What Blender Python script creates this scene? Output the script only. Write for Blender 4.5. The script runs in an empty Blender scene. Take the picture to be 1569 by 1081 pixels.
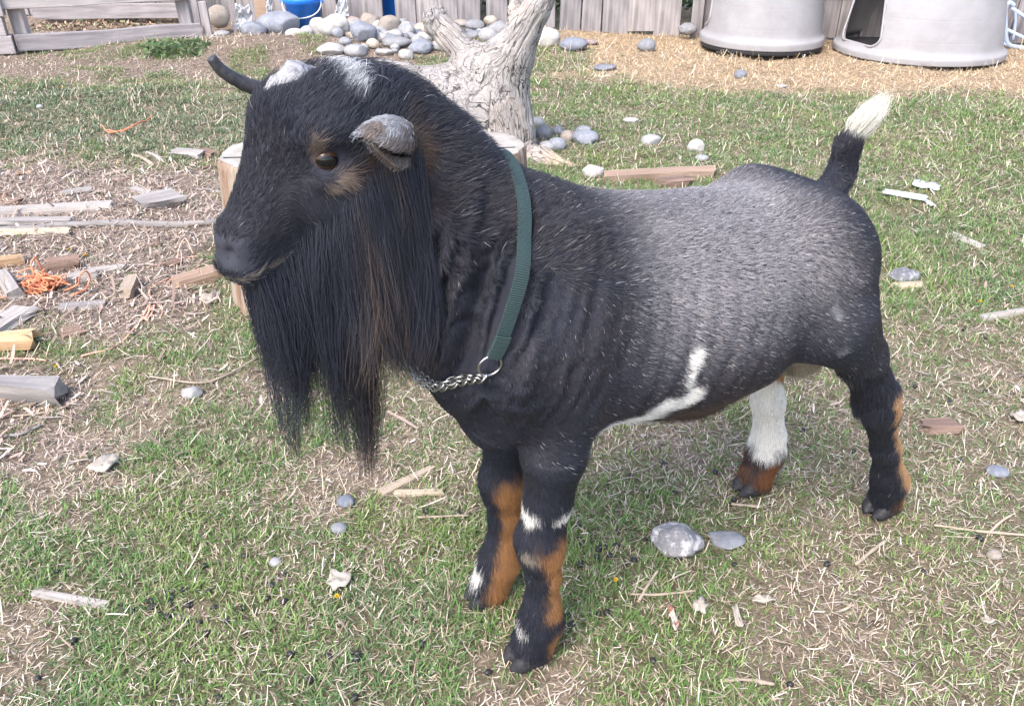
import bpy, bmesh, math, random
import numpy as np
from mathutils import Vector, Matrix, Euler
from mathutils.bvhtree import BVHTree

# ------------------------------------------------------------------ camera, world, sun, exposure
S = bpy.context.scene
FPX, CAM_H, PITCH = 1250.0, 0.88, math.radians(30.6)      # focal length in photo pixels (1569 wide), height, downward pitch
cam = bpy.data.cameras.new('camera'); cam_o = bpy.data.objects.new('camera', cam)
S.collection.objects.link(cam_o); S.camera = cam_o
cam.sensor_width = 36; cam.lens = 36 * FPX / 1569; cam.clip_start = 0.02; cam.clip_end = 2000
cam_o.location = (0, 0, CAM_H); cam_o.rotation_euler = (math.pi / 2 - PITCH, 0, 0)
cam.dof.use_dof = False

SUN_EL, SUN_AZ = math.radians(52), math.radians(212)       # azimuth from +Y clockwise: over the left shoulder of the camera
w = bpy.data.worlds.new('World'); S.world = w; w.use_nodes = True
nt = w.node_tree; bg = nt.nodes['Background']
sky = nt.nodes.new('ShaderNodeTexSky'); sky.sky_type = 'NISHITA'; sky.sun_disc = False
sky.sun_elevation = SUN_EL; sky.sun_rotation = SUN_AZ; sky.dust_density = 3.0; sky.air_density = 1.0; sky.ozone_density = 1.0
nt.links.new(sky.outputs[0], bg.inputs[0]); bg.inputs[1].default_value = 0.15
sun = bpy.data.lights.new('sun', 'SUN'); sun_o = bpy.data.objects.new('sun', sun); S.collection.objects.link(sun_o)
sun.energy = 0.95; sun.angle = math.radians(26); sun.color = (1.0, 0.975, 0.94)
sd = Vector((math.sin(SUN_AZ) * math.cos(SUN_EL), math.cos(SUN_AZ) * math.cos(SUN_EL), math.sin(SUN_EL)))
sun_o.rotation_euler = sd.to_track_quat('Z', 'Y').to_euler()
S.view_settings.view_transform = 'Standard'; S.view_settings.look = 'None'
S.view_settings.exposure = 1.75; S.view_settings.gamma = 1.0; S.view_settings.use_curve_mapping = False
S.render.engine = 'CYCLES'
S.cycles.max_bounces = 6; S.cycles.diffuse_bounces = 3; S.cycles.glossy_bounces = 2; S.cycles.transmission_bounces = 3
S.cycles.transparent_max_bounces = 8; S.cycles.sample_clamp_indirect = 6

# ------------------------------------------------------------------ helpers
COL = S.collection
rng = np.random.default_rng(7)
random.seed(11)
FWD = np.array([0, math.cos(PITCH), -math.sin(PITCH)]); UPV = np.array([0, math.sin(PITCH), math.cos(PITCH)])
CAMP = np.array([0, 0, CAM_H])
def ray(px, py): return FWD + (px - 784.5) / FPX * np.array([1., 0, 0]) - (py - 540.5) / FPX * UPV
def gp(px, py, z=0.0):                                     # the place at height z seen at a photo pixel
    d = ray(px, py); return CAMP + (z - CAM_H) / d[2] * d
def at_y(px, py, Y):                                       # the place in the plane y=Y seen at a photo pixel
    d = ray(px, py); return CAMP + Y / d[1] * d
def pxm(p): return float((np.asarray(p) - CAMP) @ FWD) / FPX   # metres per photo pixel at p

def hash3(i, j, k, seed):
    i = i.astype(np.uint32); j = j.astype(np.uint32); k = k.astype(np.uint32)
    h = i * np.uint32(374761393) + j * np.uint32(668265263) + k * np.uint32(2147483647) + np.uint32(seed * 362437 + 1013)
    h = (h ^ (h >> np.uint32(13))) * np.uint32(1274126177)
    h = h ^ (h >> np.uint32(16)); h = h * np.uint32(2246822519); h = h ^ (h >> np.uint32(15))
    return h.astype(np.float64) / 4294967295.0
def vnoise(P, freq=1.0, seed=0):                           # value noise, 0..1
    P = np.asarray(P, float) * freq
    if P.shape[-1] == 2: P = np.concatenate([P, np.zeros(P.shape[:-1] + (1,))], -1)
    I = np.floor(P).astype(np.int64); f = P - I; f = f * f * (3 - 2 * f); r = 0
    for a in (0, 1):
        for b in (0, 1):
            for c in (0, 1):
                wgt = (f[..., 0] if a else 1 - f[..., 0]) * (f[..., 1] if b else 1 - f[..., 1]) * (f[..., 2] if c else 1 - f[..., 2])
                r = r + wgt * hash3(I[..., 0] + a, I[..., 1] + b, I[..., 2] + c, seed)
    return r
def fbm(P, freq=1.0, seed=0, octaves=4):
    r = 0; amp = .5; tot = 0
    for o in range(octaves): r = r + amp * vnoise(P, freq * 2 ** o, seed + o * 17); tot += amp; amp *= .5
    return r / tot
def sstep(a, b, x): t = np.clip((x - a) / (b - a), 0, 1); return t * t * (3 - 2 * t)

def tag(o, label=None, cat=None, group=None, kind=None):
    if label: o['label'] = label
    if cat: o['category'] = cat
    if group: o['group'] = group
    if kind: o['kind'] = kind
    return o
def link(o, parent=None):
    COL.objects.link(o)
    if parent is not None: o.parent = parent
    return o
def empty(name, loc, rot=(0, 0, 0)):
    o = bpy.data.objects.new(name, None); o.location = loc; o.rotation_euler = rot; o.empty_display_size = .05
    return link(o)
def mesh_np(name, V, Fc, mat=None, parent=None, smooth=True, color=None):
    """V (n,3); Fc = (m,k) int array or a list of such arrays with different k; color (n,3|4) per vertex"""
    if not isinstance(Fc, (list, tuple)): Fc = [Fc]
    Fc = [np.asarray(f, np.int32) for f in Fc if len(f)]
    me = bpy.data.meshes.new(name); V = np.asarray(V, np.float32)
    me.vertices.add(len(V)); me.vertices.foreach_set('co', V.ravel())
    loops = np.concatenate([f.ravel() for f in Fc]); nl = len(loops)
    tot = np.concatenate([np.full(len(f), f.shape[1], np.int32) for f in Fc])
    st = np.concatenate([[0], np.cumsum(tot)[:-1]]).astype(np.int32)
    me.loops.add(nl); me.loops.foreach_set('vertex_index', loops.astype(np.int32))
    me.polygons.add(len(tot)); me.polygons.foreach_set('loop_start', st)
    try: me.polygons.foreach_set('loop_total', tot)
    except Exception: pass
    me.polygons.foreach_set('use_smooth', np.full(len(tot), smooth, bool))
    if color is not None:
        color = np.asarray(color, np.float32)
        if color.shape[1] == 3: color = np.concatenate([color, np.ones((len(color), 1), np.float32)], 1)
        at = me.attributes.new('Col', 'FLOAT_COLOR', 'POINT'); at.data.foreach_set('color', color.ravel())
    me.update(calc_edges=True)
    if mat: me.materials.append(mat)
    o = bpy.data.objects.new(name, me)
    return link(o, parent)
def from_bm(name, bm, mat=None, parent=None, smooth=True, rnd=None):
    me = bpy.data.meshes.new(name); bmesh.ops.recalc_face_normals(bm, faces=bm.faces[:]); bm.to_mesh(me); bm.free()
    for p in me.polygons: p.use_smooth = smooth
    if mat: me.materials.append(mat)
    return link(bpy.data.objects.new(name, me), parent)
def box_bm(bm, c, s, rot=None, bev=0.0, jit=0.0):
    r = bmesh.ops.create_cube(bm, size=1.0)
    M = Matrix.Translation(Vector(c)) @ (rot.to_4x4() if rot is not None else Matrix()) @ Matrix.Diagonal((*s, 1))
    for v in r['verts']:
        v.co = M @ v.co
        if jit: v.co += Vector((random.uniform(-1, 1), random.uniform(-1, 1), random.uniform(-1, 1))) * jit
    if bev:
        es = list({e for v in r['verts'] for e in v.link_edges})
        bmesh.ops.bevel(bm, geom=es, offset=bev, segments=2, profile=.6, affect='EDGES')
def tube_np(P, rad, n=10, closed=False, cap=True):
    """tube along polyline P with radius (scalar or per point) -> V, faces"""
    P = np.asarray(P, float); m = len(P); rad = np.broadcast_to(np.asarray(rad, float), (m,))
    T = np.gradient(P, axis=0) if not closed else (np.roll(P, -1, 0) - np.roll(P, 1, 0))
    T /= np.linalg.norm(T, axis=1, keepdims=True) + 1e-12
    N = np.zeros_like(P); a = np.array([0, 0, 1.]) if abs(T[0][2]) < .9 else np.array([1., 0, 0])
    n0 = a - (a @ T[0]) * T[0]; n0 /= np.linalg.norm(n0); N[0] = n0
    for i in range(1, m):
        n0 = n0 - (n0 @ T[i]) * T[i]; n0 /= np.linalg.norm(n0) + 1e-12; N[i] = n0
    B = np.cross(T, N); th = np.linspace(0, 2 * np.pi, n, endpoint=False)
    V = P[:, None] + rad[:, None, None] * (np.cos(th)[None, :, None] * N[:, None] + np.sin(th)[None, :, None] * B[:, None])
    V = V.reshape(-1, 3); i = np.arange(m if closed else m - 1)[:, None] * n; j = np.arange(n)[None]
    i2 = (i + n) % (m * n)
    Q = np.stack([i + j, i + (j + 1) % n, i2 + (j + 1) % n, i2 + j], -1).reshape(-1, 4)
    if cap and not closed:
        V = np.concatenate([V, P[:1], P[-1:]]); c0, c1 = m * n, m * n + 1; jj = np.arange(n); b = (m - 1) * n
        T0 = np.stack([np.full(n, c0), (jj + 1) % n, jj], -1); T1 = np.stack([np.full(n, c1), b + jj, b + (jj + 1) % n], -1)
        return V, [Q, np.concatenate([T0, T1])]
    return V, [Q]
def merge(parts):
    """[(V,[F..])...] -> one V,[F..]"""
    Vs = []; Fs = {}; off = 0
    for V, F in parts:
        for f in F: Fs.setdefault(f.shape[1], []).append(np.asarray(f) + off)
        Vs.append(V); off += len(V)
    return np.concatenate(Vs), [np.concatenate(f) for f in Fs.values()]
def catmull(P, n=8):
    P = np.asarray(P, float); Q = np.concatenate([[2 * P[0] - P[1]], P, [2 * P[-1] - P[-2]]]); out = []
    for i in range(1, len(Q) - 2):
        for t in np.linspace(0, 1, n, endpoint=False):
            a, b, c, d = Q[i - 1:i + 3]
            out.append(.5 * (2 * b + (c - a) * t + (2 * a - 5 * b + 4 * c - d) * t * t + (3 * b - a - 3 * c + d) * t ** 3))
    out.append(P[-1]); return np.array(out)

# --- implicit surfaces -> mesh (surface nets)
class Field:
    def __init__(s, lo, hi, h):
        s.h = h; s.lo = np.array(lo, float); s.n = np.ceil((np.array(hi) - lo) / h).astype(int) + 1
        s.V = np.full(s.n, 1.0, np.float32); s.ax = [s.lo[a] + h * np.arange(s.n[a]) for a in range(3)]
    def _box(s, lo, hi, pad):
        i0 = np.maximum(((np.asarray(lo) - pad - s.lo) / s.h).astype(int), 0); i1 = np.minimum(((np.asarray(hi) + pad - s.lo) / s.h).astype(int) + 2, s.n)
        sl = tuple(slice(i0[a], i1[a]) for a in range(3))
        G = np.stack(np.meshgrid(*[s.ax[a][sl[a]] for a in range(3)], indexing='ij'), -1)
        return sl, G
    def put(s, d, sl, k, sub=False):
        a = s.V[sl]; d = d.astype(np.float32)
        if sub:
            d = -d; hh = np.maximum(k - np.abs(a - d), 0) / k; s.V[sl] = np.maximum(a, d) + hh * hh * k * .25
        else:
            hh = np.maximum(k - np.abs(a - d), 0) / k; s.V[sl] = np.minimum(a, d) - hh * hh * k * .25
    def ell(s, c, r, k=.03, R=None, sub=False):
        c = np.asarray(c, float); r = np.asarray(r, float); m = r.max()
        sl, G = s._box(c - m, c + m, k + .02); q = G - c
        if R is not None: q = q @ R                          # rows: local = R^T q
        k0 = np.linalg.norm(q / r, axis=-1); k1 = np.linalg.norm(q / r ** 2, axis=-1) + 1e-9
        s.put(k0 * (k0 - 1) / k1, sl, k, sub)
    def cap(s, a, b, ra, rb, k=.03, sy=1.0, sub=False):      # tapered capsule, flattened or widened in y by sy
        a = np.asarray(a, float); b = np.asarray(b, float); m = max(ra, rb) * max(1, sy)
        sl, G = s._box(np.minimum(a, b) - m, np.maximum(a, b) + m, k + .02)
        W = np.array([1, 1 / sy, 1]); q = (G - a) * W; ab = (b - a) * W
        t = np.clip((q @ ab) / (ab @ ab), 0, 1); d = np.linalg.norm(q - t[..., None] * ab, axis=-1) - (ra + (rb - ra) * t)
        s.put(d * min(1, (1 + sy) / 2), sl, k, sub)
    def chain(s, pts, k=.02, sy=1.0):                        # pts: (x,y,z,r)
        for p, q in zip(pts[:-1], pts[1:]): s.cap(p[:3], q[:3], p[3], q[3], k, sy)
    def loft_x(s, tab, k=.03):                               # tab rows: x, ztop, zbot, halfwidth
        T = np.array(sorted(tab)); x0, x1 = T[0, 0], T[-1, 0]
        sl, G = s._box((x0 - .02, -T[:, 3].max(), T[:, 2].min()), (x1 + .02, T[:, 3].max(), T[:, 1].max()), k + .02)
        xs = G[:, 0, 0, 0]; xx = np.linspace(x0, x1, 200)
        def sm(col):
            y = np.interp(xx, T[:, 0], T[:, col]); ker = np.hanning(23); ker /= ker.sum()
            y = np.convolve(np.pad(y, 11, mode='edge'), ker, 'valid'); return np.interp(np.clip(xs, x0, x1), xx, y)
        zt, zb, hw = sm(1), sm(2), sm(3); hz = (zt - zb) / 2; zc = (zt + zb) / 2
        y = G[..., 1] ; z = G[..., 2] - zc[:, None, None]; W = hw[:, None, None]; Hh = hz[:, None, None]
        k0 = np.sqrt((y / W) ** 2 + (z / Hh) ** 2); k1 = np.sqrt((y / W ** 2) ** 2 + (z / Hh ** 2) ** 2) + 1e-6
        d = k0 * (k0 - 1) / k1; ox = np.maximum(np.maximum(x0 - xs, xs - x1), 0)[:, None, None]
        s.put(np.where(ox > 0, np.sqrt(np.maximum(d, 0) ** 2 + ox ** 2), d), sl, k)
    def mesh(s, smooth=2):
        V = s.V; ins = V < 0; n = np.array(V.shape)
        c = np.zeros(n - 1, np.int8)
        for a in (0, 1):
            for b in (0, 1):
                for d in (0, 1): c += ins[a:n[0] - 1 + a, b:n[1] - 1 + b, d:n[2] - 1 + d]
        act = np.argwhere((c > 0) & (c < 8)); idx = np.full(n - 1, -1, np.int32); idx[tuple(act.T)] = np.arange(len(act))
        acc = np.zeros((len(act), 3)); cnt = np.zeros(len(act))
        cor = [(a, b, d) for a in (0, 1) for b in (0, 1) for d in (0, 1)]
        for p in cor:
            for ax in range(3):
                if p[ax] == 0:
                    q = list(p); q[ax] = 1
                    v0 = V[tuple((act + p).T)]; v1 = V[tuple((act + q).T)]; m = (v0 < 0) != (v1 < 0)
                    t = np.where(m, v0 / np.where(m, v0 - v1, 1), 0); pt = np.tile(np.array(p, float), (len(act), 1)); pt[:, ax] += t
                    acc[m] += pt[m]; cnt[m] += 1
        P = s.lo + s.h * (act + acc / cnt[:, None]); quads = []
        for ax in range(3):
            u, v = (ax + 1) % 3, (ax + 2) % 3
            s0 = [slice(1, -1)] * 3; s0[ax] = slice(0, -1); s1 = [slice(1, -1)] * 3; s1[ax] = slice(1, None)
            A, B = ins[tuple(s0)], ins[tuple(s1)]; e = np.argwhere(A != B)
            if not len(e): continue
            fl = A[tuple(e.T)]; off = np.array([1, 1, 1]); off[ax] = 0; e = e + off
            du = np.zeros(3, int); du[u] = 1; dv = np.zeros(3, int); dv[v] = 1
            q = np.stack([idx[tuple((e - du - dv).T)], idx[tuple((e - dv).T)], idx[tuple(e.T)], idx[tuple((e - du).T)]], -1)
            quads.append(np.where(fl[:, None], q, q[:, ::-1]))
        Q = np.concatenate(quads); P = lap_smooth(P, Q, smooth); return P, Q
def lap_smooth(P, Q, it, lam=.5):
    k = Q.shape[1]; E = np.concatenate([Q[:, [a, (a + 1) % k]] for a in range(k)]); E = np.concatenate([E, E[:, ::-1]]); n = len(P)
    deg = np.bincount(E[:, 0], minlength=n)
    for _ in range(it):
        for l in (lam, -lam * 1.04):
            A = np.stack([np.bincount(E[:, 0], weights=P[E[:, 1], a], minlength=n) for a in range(3)], -1) / np.maximum(deg, 1)[:, None]
            P = P + l * (A - P)
    return P
def vnormals(P, Q):
    if Q.shape[1] == 4: n = np.cross(P[Q[:, 2]] - P[Q[:, 0]], P[Q[:, 3]] - P[Q[:, 1]])
    else: n = np.cross(P[Q[:, 1]] - P[Q[:, 0]], P[Q[:, 2]] - P[Q[:, 0]])
    N = np.zeros_like(P)
    for a in range(Q.shape[1]):
        for c in range(3): N[:, c] += np.bincount(Q[:, a], weights=n[:, c], minlength=len(P))
    return N / (np.linalg.norm(N, axis=1, keepdims=True) + 1e-12)
def sample_surface(P, Q, N, dens, r):
    """dens: per-vertex roots per square metre -> root points, normals"""
    T = np.concatenate([Q[:, [0, 1, 2]], Q[:, [0, 2, 3]]]) if Q.shape[1] == 4 else Q
    ar = .5 * np.linalg.norm(np.cross(P[T[:, 1]] - P[T[:, 0]], P[T[:, 2]] - P[T[:, 0]]), axis=1)
    lam = ar * dens[T].mean(1); cnt = r.poisson(lam); ti = np.repeat(np.arange(len(T)), cnt); m = len(ti)
    u = r.random(m); v = r.random(m); f = u + v > 1; u[f] = 1 - u[f]; v[f] = 1 - v[f]; t = T[ti]
    pt = P[t[:, 0]] + u[:, None] * (P[t[:, 1]] - P[t[:, 0]]) + v[:, None] * (P[t[:, 2]] - P[t[:, 0]])
    nn = N[t[:, 0]] * (1 - u - v)[:, None] + N[t[:, 1]] * u[:, None] + N[t[:, 2]] * v[:, None]
    return pt, nn / (np.linalg.norm(nn, axis=1, keepdims=True) + 1e-12)
def hair_obj(name, pts, rad, color, mat, parent=None):
    """pts (n,k,3); rad (n,k); color (n,3) per strand or (n,k,3) per point"""
    n, k = pts.shape[:2]; hc = bpy.data.hair_curves.new(name); hc.add_curves([k] * n)
    hc.attributes['position'].data.foreach_set('vector', pts.astype(np.float32).ravel())
    ra = hc.attributes.get('radius') or hc.attributes.new('radius', 'FLOAT', 'POINT')
    ra.data.foreach_set('value', np.broadcast_to(rad, (n, k)).astype(np.float32).ravel())
    if color.ndim == 2: color = np.repeat(color[:, None], k, 1)
    ca = hc.attributes.new('Col', 'FLOAT_COLOR', 'POINT')
    ca.data.foreach_set('color', np.concatenate([color, np.ones((n, k, 1))], -1).astype(np.float32).ravel())
    hc.materials.append(mat)
    return link(bpy.data.objects.new(name, hc), parent)

# --- materials
class MatB:
    def __init__(s, name, rough=.8, spec=.3, metal=0.0):
        s.m = bpy.data.materials.new(name); s.m.use_nodes = True; s.t = s.m.node_tree; s.b = s.t.nodes['Principled BSDF']
        s.b.inputs['Roughness'].default_value = rough; s.b.inputs['Specular IOR Level'].default_value = spec; s.b.inputs['Metallic'].default_value = metal
    def n(s, ty, **kw):
        nd = s.t.nodes.new('ShaderNode' + ty)
        for k, v in kw.items():
            if hasattr(nd, k): setattr(nd, k, v)
            else: nd.inputs[k.replace('_', ' ')].default_value = v
        return nd
    def l(s, a, b): s.t.links.new(a, b); return s
    def coord(s, scale=(1, 1, 1), out='Object'):
        c = s.n('TexCoord'); m = s.n('Mapping'); m.inputs['Scale'].default_value = scale; s.l(c.outputs[out], m.inputs[0]); return m.outputs[0]
    def noise(s, vec, scale, detail=5, rough=.6, dist=0.0):
        nd = s.n('TexNoise'); nd.inputs['Scale'].default_value = scale; nd.inputs['Detail'].default_value = detail
        nd.inputs['Roughness'].default_value = rough; nd.inputs['Distortion'].default_value = dist
        if vec is not None: s.l(vec, nd.inputs['Vector'])
        return nd.outputs['Fac']
    def ramp(s, fac, stops, interp='LINEAR'):
        nd = s.n('ValToRGB'); cr = nd.color_ramp; cr.interpolation = interp
        while len(cr.elements) < len(stops): cr.elements.new(.5)
        for e, (p, c) in zip(cr.elements, stops): e.position = p; e.color = (*c, 1) if len(c) == 3 else c
        s.l(fac, nd.inputs[0]); return nd.outputs[0]
    def mix(s, fac, a, b, mode='MIX'):
        nd = s.n('MixRGB', blend_type=mode)
        for i, x in enumerate((fac, a, b)):
            if isinstance(x, (int, float)): nd.inputs[i].default_value = x
            elif isinstance(x, tuple): nd.inputs[i].default_value = (*x, 1)
            else: s.l(x, nd.inputs[i])
        return nd.outputs[0]
    def base(s, x):
        if isinstance(x, tuple): s.b.inputs['Base Color'].default_value = (*x, 1)
        else: s.l(x, s.b.inputs['Base Color'])
        return s
    def bump(s, h, strength=.5, dist=.01):
        nd = s.n('Bump'); nd.inputs['Strength'].default_value = strength; nd.inputs['Distance'].default_value = dist
        s.l(h, nd.inputs['Height']); s.l(nd.outputs[0], s.b.inputs['Normal']); return s
    def objrand(s):                                          # a slightly different tone on every object
        return s.n('ObjectInfo').outputs['Random']

# ------------------------------------------------------------------ the goat (built in its own frame: x forward, y to its left, z up)
GA = math.radians(26)
GF = np.array([-math.cos(GA), -math.sin(GA), 0]); GL = np.array([math.sin(GA), -math.cos(GA), 0]); GO = np.array([-.012, .756, 0])
GROT = math.atan2(GF[1], GF[0])
def g2w(P): P = np.asarray(P, float); return GO + P[..., :1] * GF + P[..., 1:2] * GL + P[..., 2:] * np.array([0, 0, 1.])
HY = math.radians(14); HC, HS = math.cos(HY), math.sin(HY); PIV = np.array([.08, 0, 0])
def hg(p):                                                 # head frame -> goat frame
    p = np.asarray(p, float); return np.stack([PIV[0] + HC * p[..., 0] - HS * p[..., 1], HS * p[..., 0] + HC * p[..., 1], p[..., 2]], -1)
def gh(P):                                                 # goat frame -> head frame
    q = np.asarray(P, float) - PIV; return np.stack([HC * q[..., 0] + HS * q[..., 1], -HS * q[..., 0] + HC * q[..., 1], q[..., 2]], -1)
def hdir(d): return np.array([HC * d[0] - HS * d[1], HS * d[0] + HC * d[1], d[2]])
RH = np.array([[HC, -HS, 0], [HS, HC, 0], [0, 0, 1.]])      # columns: head axes in the goat frame
def Ry(a): c, s = math.cos(a), math.sin(a); return np.array([[c, 0, s], [0, 1, 0], [-s, 0, c]])

fld = Field((-.70, -.20, -.01), (.31, .20, .79), .0034)
# trunk
fld.loft_x([(.055, .525, .42, .058), (.035, .555, .365, .080), (0, .585, .348, .098), (-.06, .600, .349, .112), (-.13, .588, .327, .125),
            (-.22, .574, .308, .135), (-.30, .567, .320, .128), (-.36, .568, .352, .106), (-.405, .568, .365, .096), (-.44, .545, .42, .066)], k=.02)
fld.ell((-.005, 0, .44), (.068, .085, .090), k=.05)                                   # breast
fld.ell((.018, 0, .365), (.026, .04, .045), k=.04)                                   # brisket
for sg in (1, -1):
    fld.ell((-.040, sg * .076, .485), (.070, .042, .118), k=.05, R=Ry(.25))            # shoulder
    fld.ell((-.388, sg * .066, .466), (.060, .052, .098), k=.05, R=Ry(.2))              # thigh
    fld.ell((-.385, sg * .060, .500), (.035, .02, .015), k=.04)                          # hip point
for sg in (1, -1): fld.ell((-.322, sg * .152, .440), (.026, .024, .055), k=.05, R=Ry(.25), sub=True)      # hollow of the flank
# neck
fld.cap((.075, .005, .655), (-.005, 0, .470), .048, .088, k=.05, sy=1.04)
fld.cap((.060, .005, .630), (-.045, 0, .545), .028, .042, k=.05, sy=.9); fld.ell(hg((.034, 0, .690)), (.040, .044, .034), k=.03, R=RH)
fld.cap((.080, .005, .60), (.012, 0, .47), .048, .066, k=.05, sy=.95)
# tail, scrotum
fld.chain([(-.440, 0, .525, .017), (-.452, 0, .565, .0115), (-.455, 0, .60, .0095), (-.464, 0, .622, .007)], k=.022)
fld.ell((-.445, .0, .332), (.034, .032, .040), k=.02)
# fore legs
NF = [(-.040, .072, .42, .045), (-.034, .064, .335, .035), (-.030, .060, .265, .0245), (-.021, .059, .205, .0265), (-.023, .059, .185, .0235), (-.027, .059, .145, .0180), (-.026, .059, .095, .0195), (-.026, .058, .068, .0245), (-.016, .056, .034, .0245)]
FF = [(-.06, -.074, .42, .052), (-.040, -.062, .335, .040), (-.034, -.058, .265, .0255), (-.026, -.058, .205, .026), (-.028, -.058, .185, .023), (-.030, -.058, .145, .0182), (-.026, -.058, .095, .0195), (-.022, -.058, .068, .0245), (-.008, -.058, .034, .0245)]
for L_ in (NF, FF): fld.chain(L_, k=.012)
# hind legs
NH = [(-.395, .078, .42, .060), (-.456, .085, .358, .029), (-.490, .087, .312, .0215), (-.510, .086, .276, .0235), (-.532, .082, .240, .0195), (-.574, .075, .165, .0165), (-.613, .064, .100, .019), (-.632, .058, .072, .0225), (-.643, .052, .036, .0225)]
FH = [(-.40, -.085, .42, .070), (-.405, -.09, .37, .052), (-.43, -.088, .315, .038), (-.463, -.082, .278, .028), (-.475, -.082, .245, .0235), (-.492, -.081, .175, .0215), (-.508, -.081, .105, .0225), (-.508, -.081, .075, .026), (-.498, -.081, .036, .0245)]
for L_ in (NH, FH): fld.chain(L_, k=.014)
for L_ in (NH, FH): fld.cap((L_[3][0] - .012, L_[3][1], L_[3][2] + .008), (L_[4][0] - .006, L_[4][1], L_[4][2]), .018, .015, k=.012)   # point of the hock
# head
fld.ell(hg((.078, 0, .695)), (.058, .052, .048), k=.03, R=RH)
fld.ell(hg((.096, 0, .712)), (.038, .044, .024), k=.03, R=RH)                         # forehead boss
fld.cap(hg((.108, 0, .690)), hg((.162, 0, .629)), .040, .026, k=.025)
fld.ell(hg((.178, 0, .622)), (.016, .022, .019), k=.012, R=RH)                        # nose pad
fld.ell(hg((.178, 0, .605)), (.017, .024, .013), k=.012, R=RH)                        # upper lip
fld.cap(hg((.095, 0, .632)), hg((.158, 0, .598)), .037, .017, k=.02)                  # lower jaw
for sg in (1, -1):
    fld.ell(hg((.085, sg * .032, .655)), (.038, .024, .036), k=.025, R=RH)
    fld.ell(hg((.110, sg * .043, .708)), (.020, .011, .010), k=.014, R=RH)            # brow
    fld.ell(hg((.108, sg * .046, .676)), (.016, .009, .007), k=.012, R=RH)            # lower lid
    fld.ell(hg((.118, sg * .057, .691)), (.014, .0085, .010), k=.006, R=RH, sub=True)
    fld.ell(hg((.193, sg * .013, .621)), (.009, .0045, .0055), k=.004, R=RH @ Ry(.5), sub=True)  # nostril
    fld.cap(hg((.192, sg * .004, .5985)), hg((.150, sg * .030, .6055)), .0028, .0022, k=.003, sub=True)  # mouth line
GP, GQ = fld.mesh(smooth=3)
GN = vnormals(GP, GQ)
# loose skin folds round the neck and behind the collar
def neck_s(P): return (P[:, 0] - .09) * -.50 + (P[:, 2] - .68) * -.87                # along the neck, 0 at the head
ns = neck_s(GP); nperp = (GP[:, 0] - .09) * .87 - (P_z := (GP[:, 2] - .68)) * .50
sfold = ns + .55 * np.clip(.06 - nperp, 0, .2) * 0 + .02 * (fbm(GP, 14, 5) - .5)
along = np.stack([GP[:, 0] * 1.0 + GP[:, 2] * .28, GP[:, 1] * .4, GP[:, 2] * .12], -1)  # folds run down the neck
fn = vnoise(along + .02 * (fbm(GP, 18, 3)[:, None] - .5), 62, 9); fn2 = vnoise(along, 120, 19)
ridge = 1 - np.abs(2 * fn - 1)
fm = (.42 * sstep(-.10, -.03, GP[:, 0]) + 1.0 * sstep(-.01, .03, GP[:, 0])) * (1 - sstep(.60, .66, GP[:, 2])) * sstep(.40, .47, GP[:, 2]) * sstep(.02, .06, np.abs(GP[:, 1])) * (1 - sstep(-.02, .05, gh(GP)[:, 0] - .085) * sstep(.52, .56, GP[:, 2]))
GP = GP + GN * (fm * ((ridge - .5) * .021 + (fn2 - .5) * .003))[:, None]
GP = GP + GN * ((fbm(GP, 22, 31) - .5) * .005 * sstep(.33, .40, GP[:, 2]) + (fbm(GP, 8, 37, 2) - .5) * .010 * (GP[:, 2] > .34) * (GP[:, 0] < .02) + .0012 * np.sin((GP[:, 0] + .25 * GP[:, 2]) * 230) * sstep(-.30, -.24, GP[:, 0]) * (1 - sstep(-.12, -.06, GP[:, 0])) * sstep(.36, .42, GP[:, 2]) * (1 - sstep(.50, .56, GP[:, 2])))[:, None]
GN = vnormals(GP, GQ)

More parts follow.
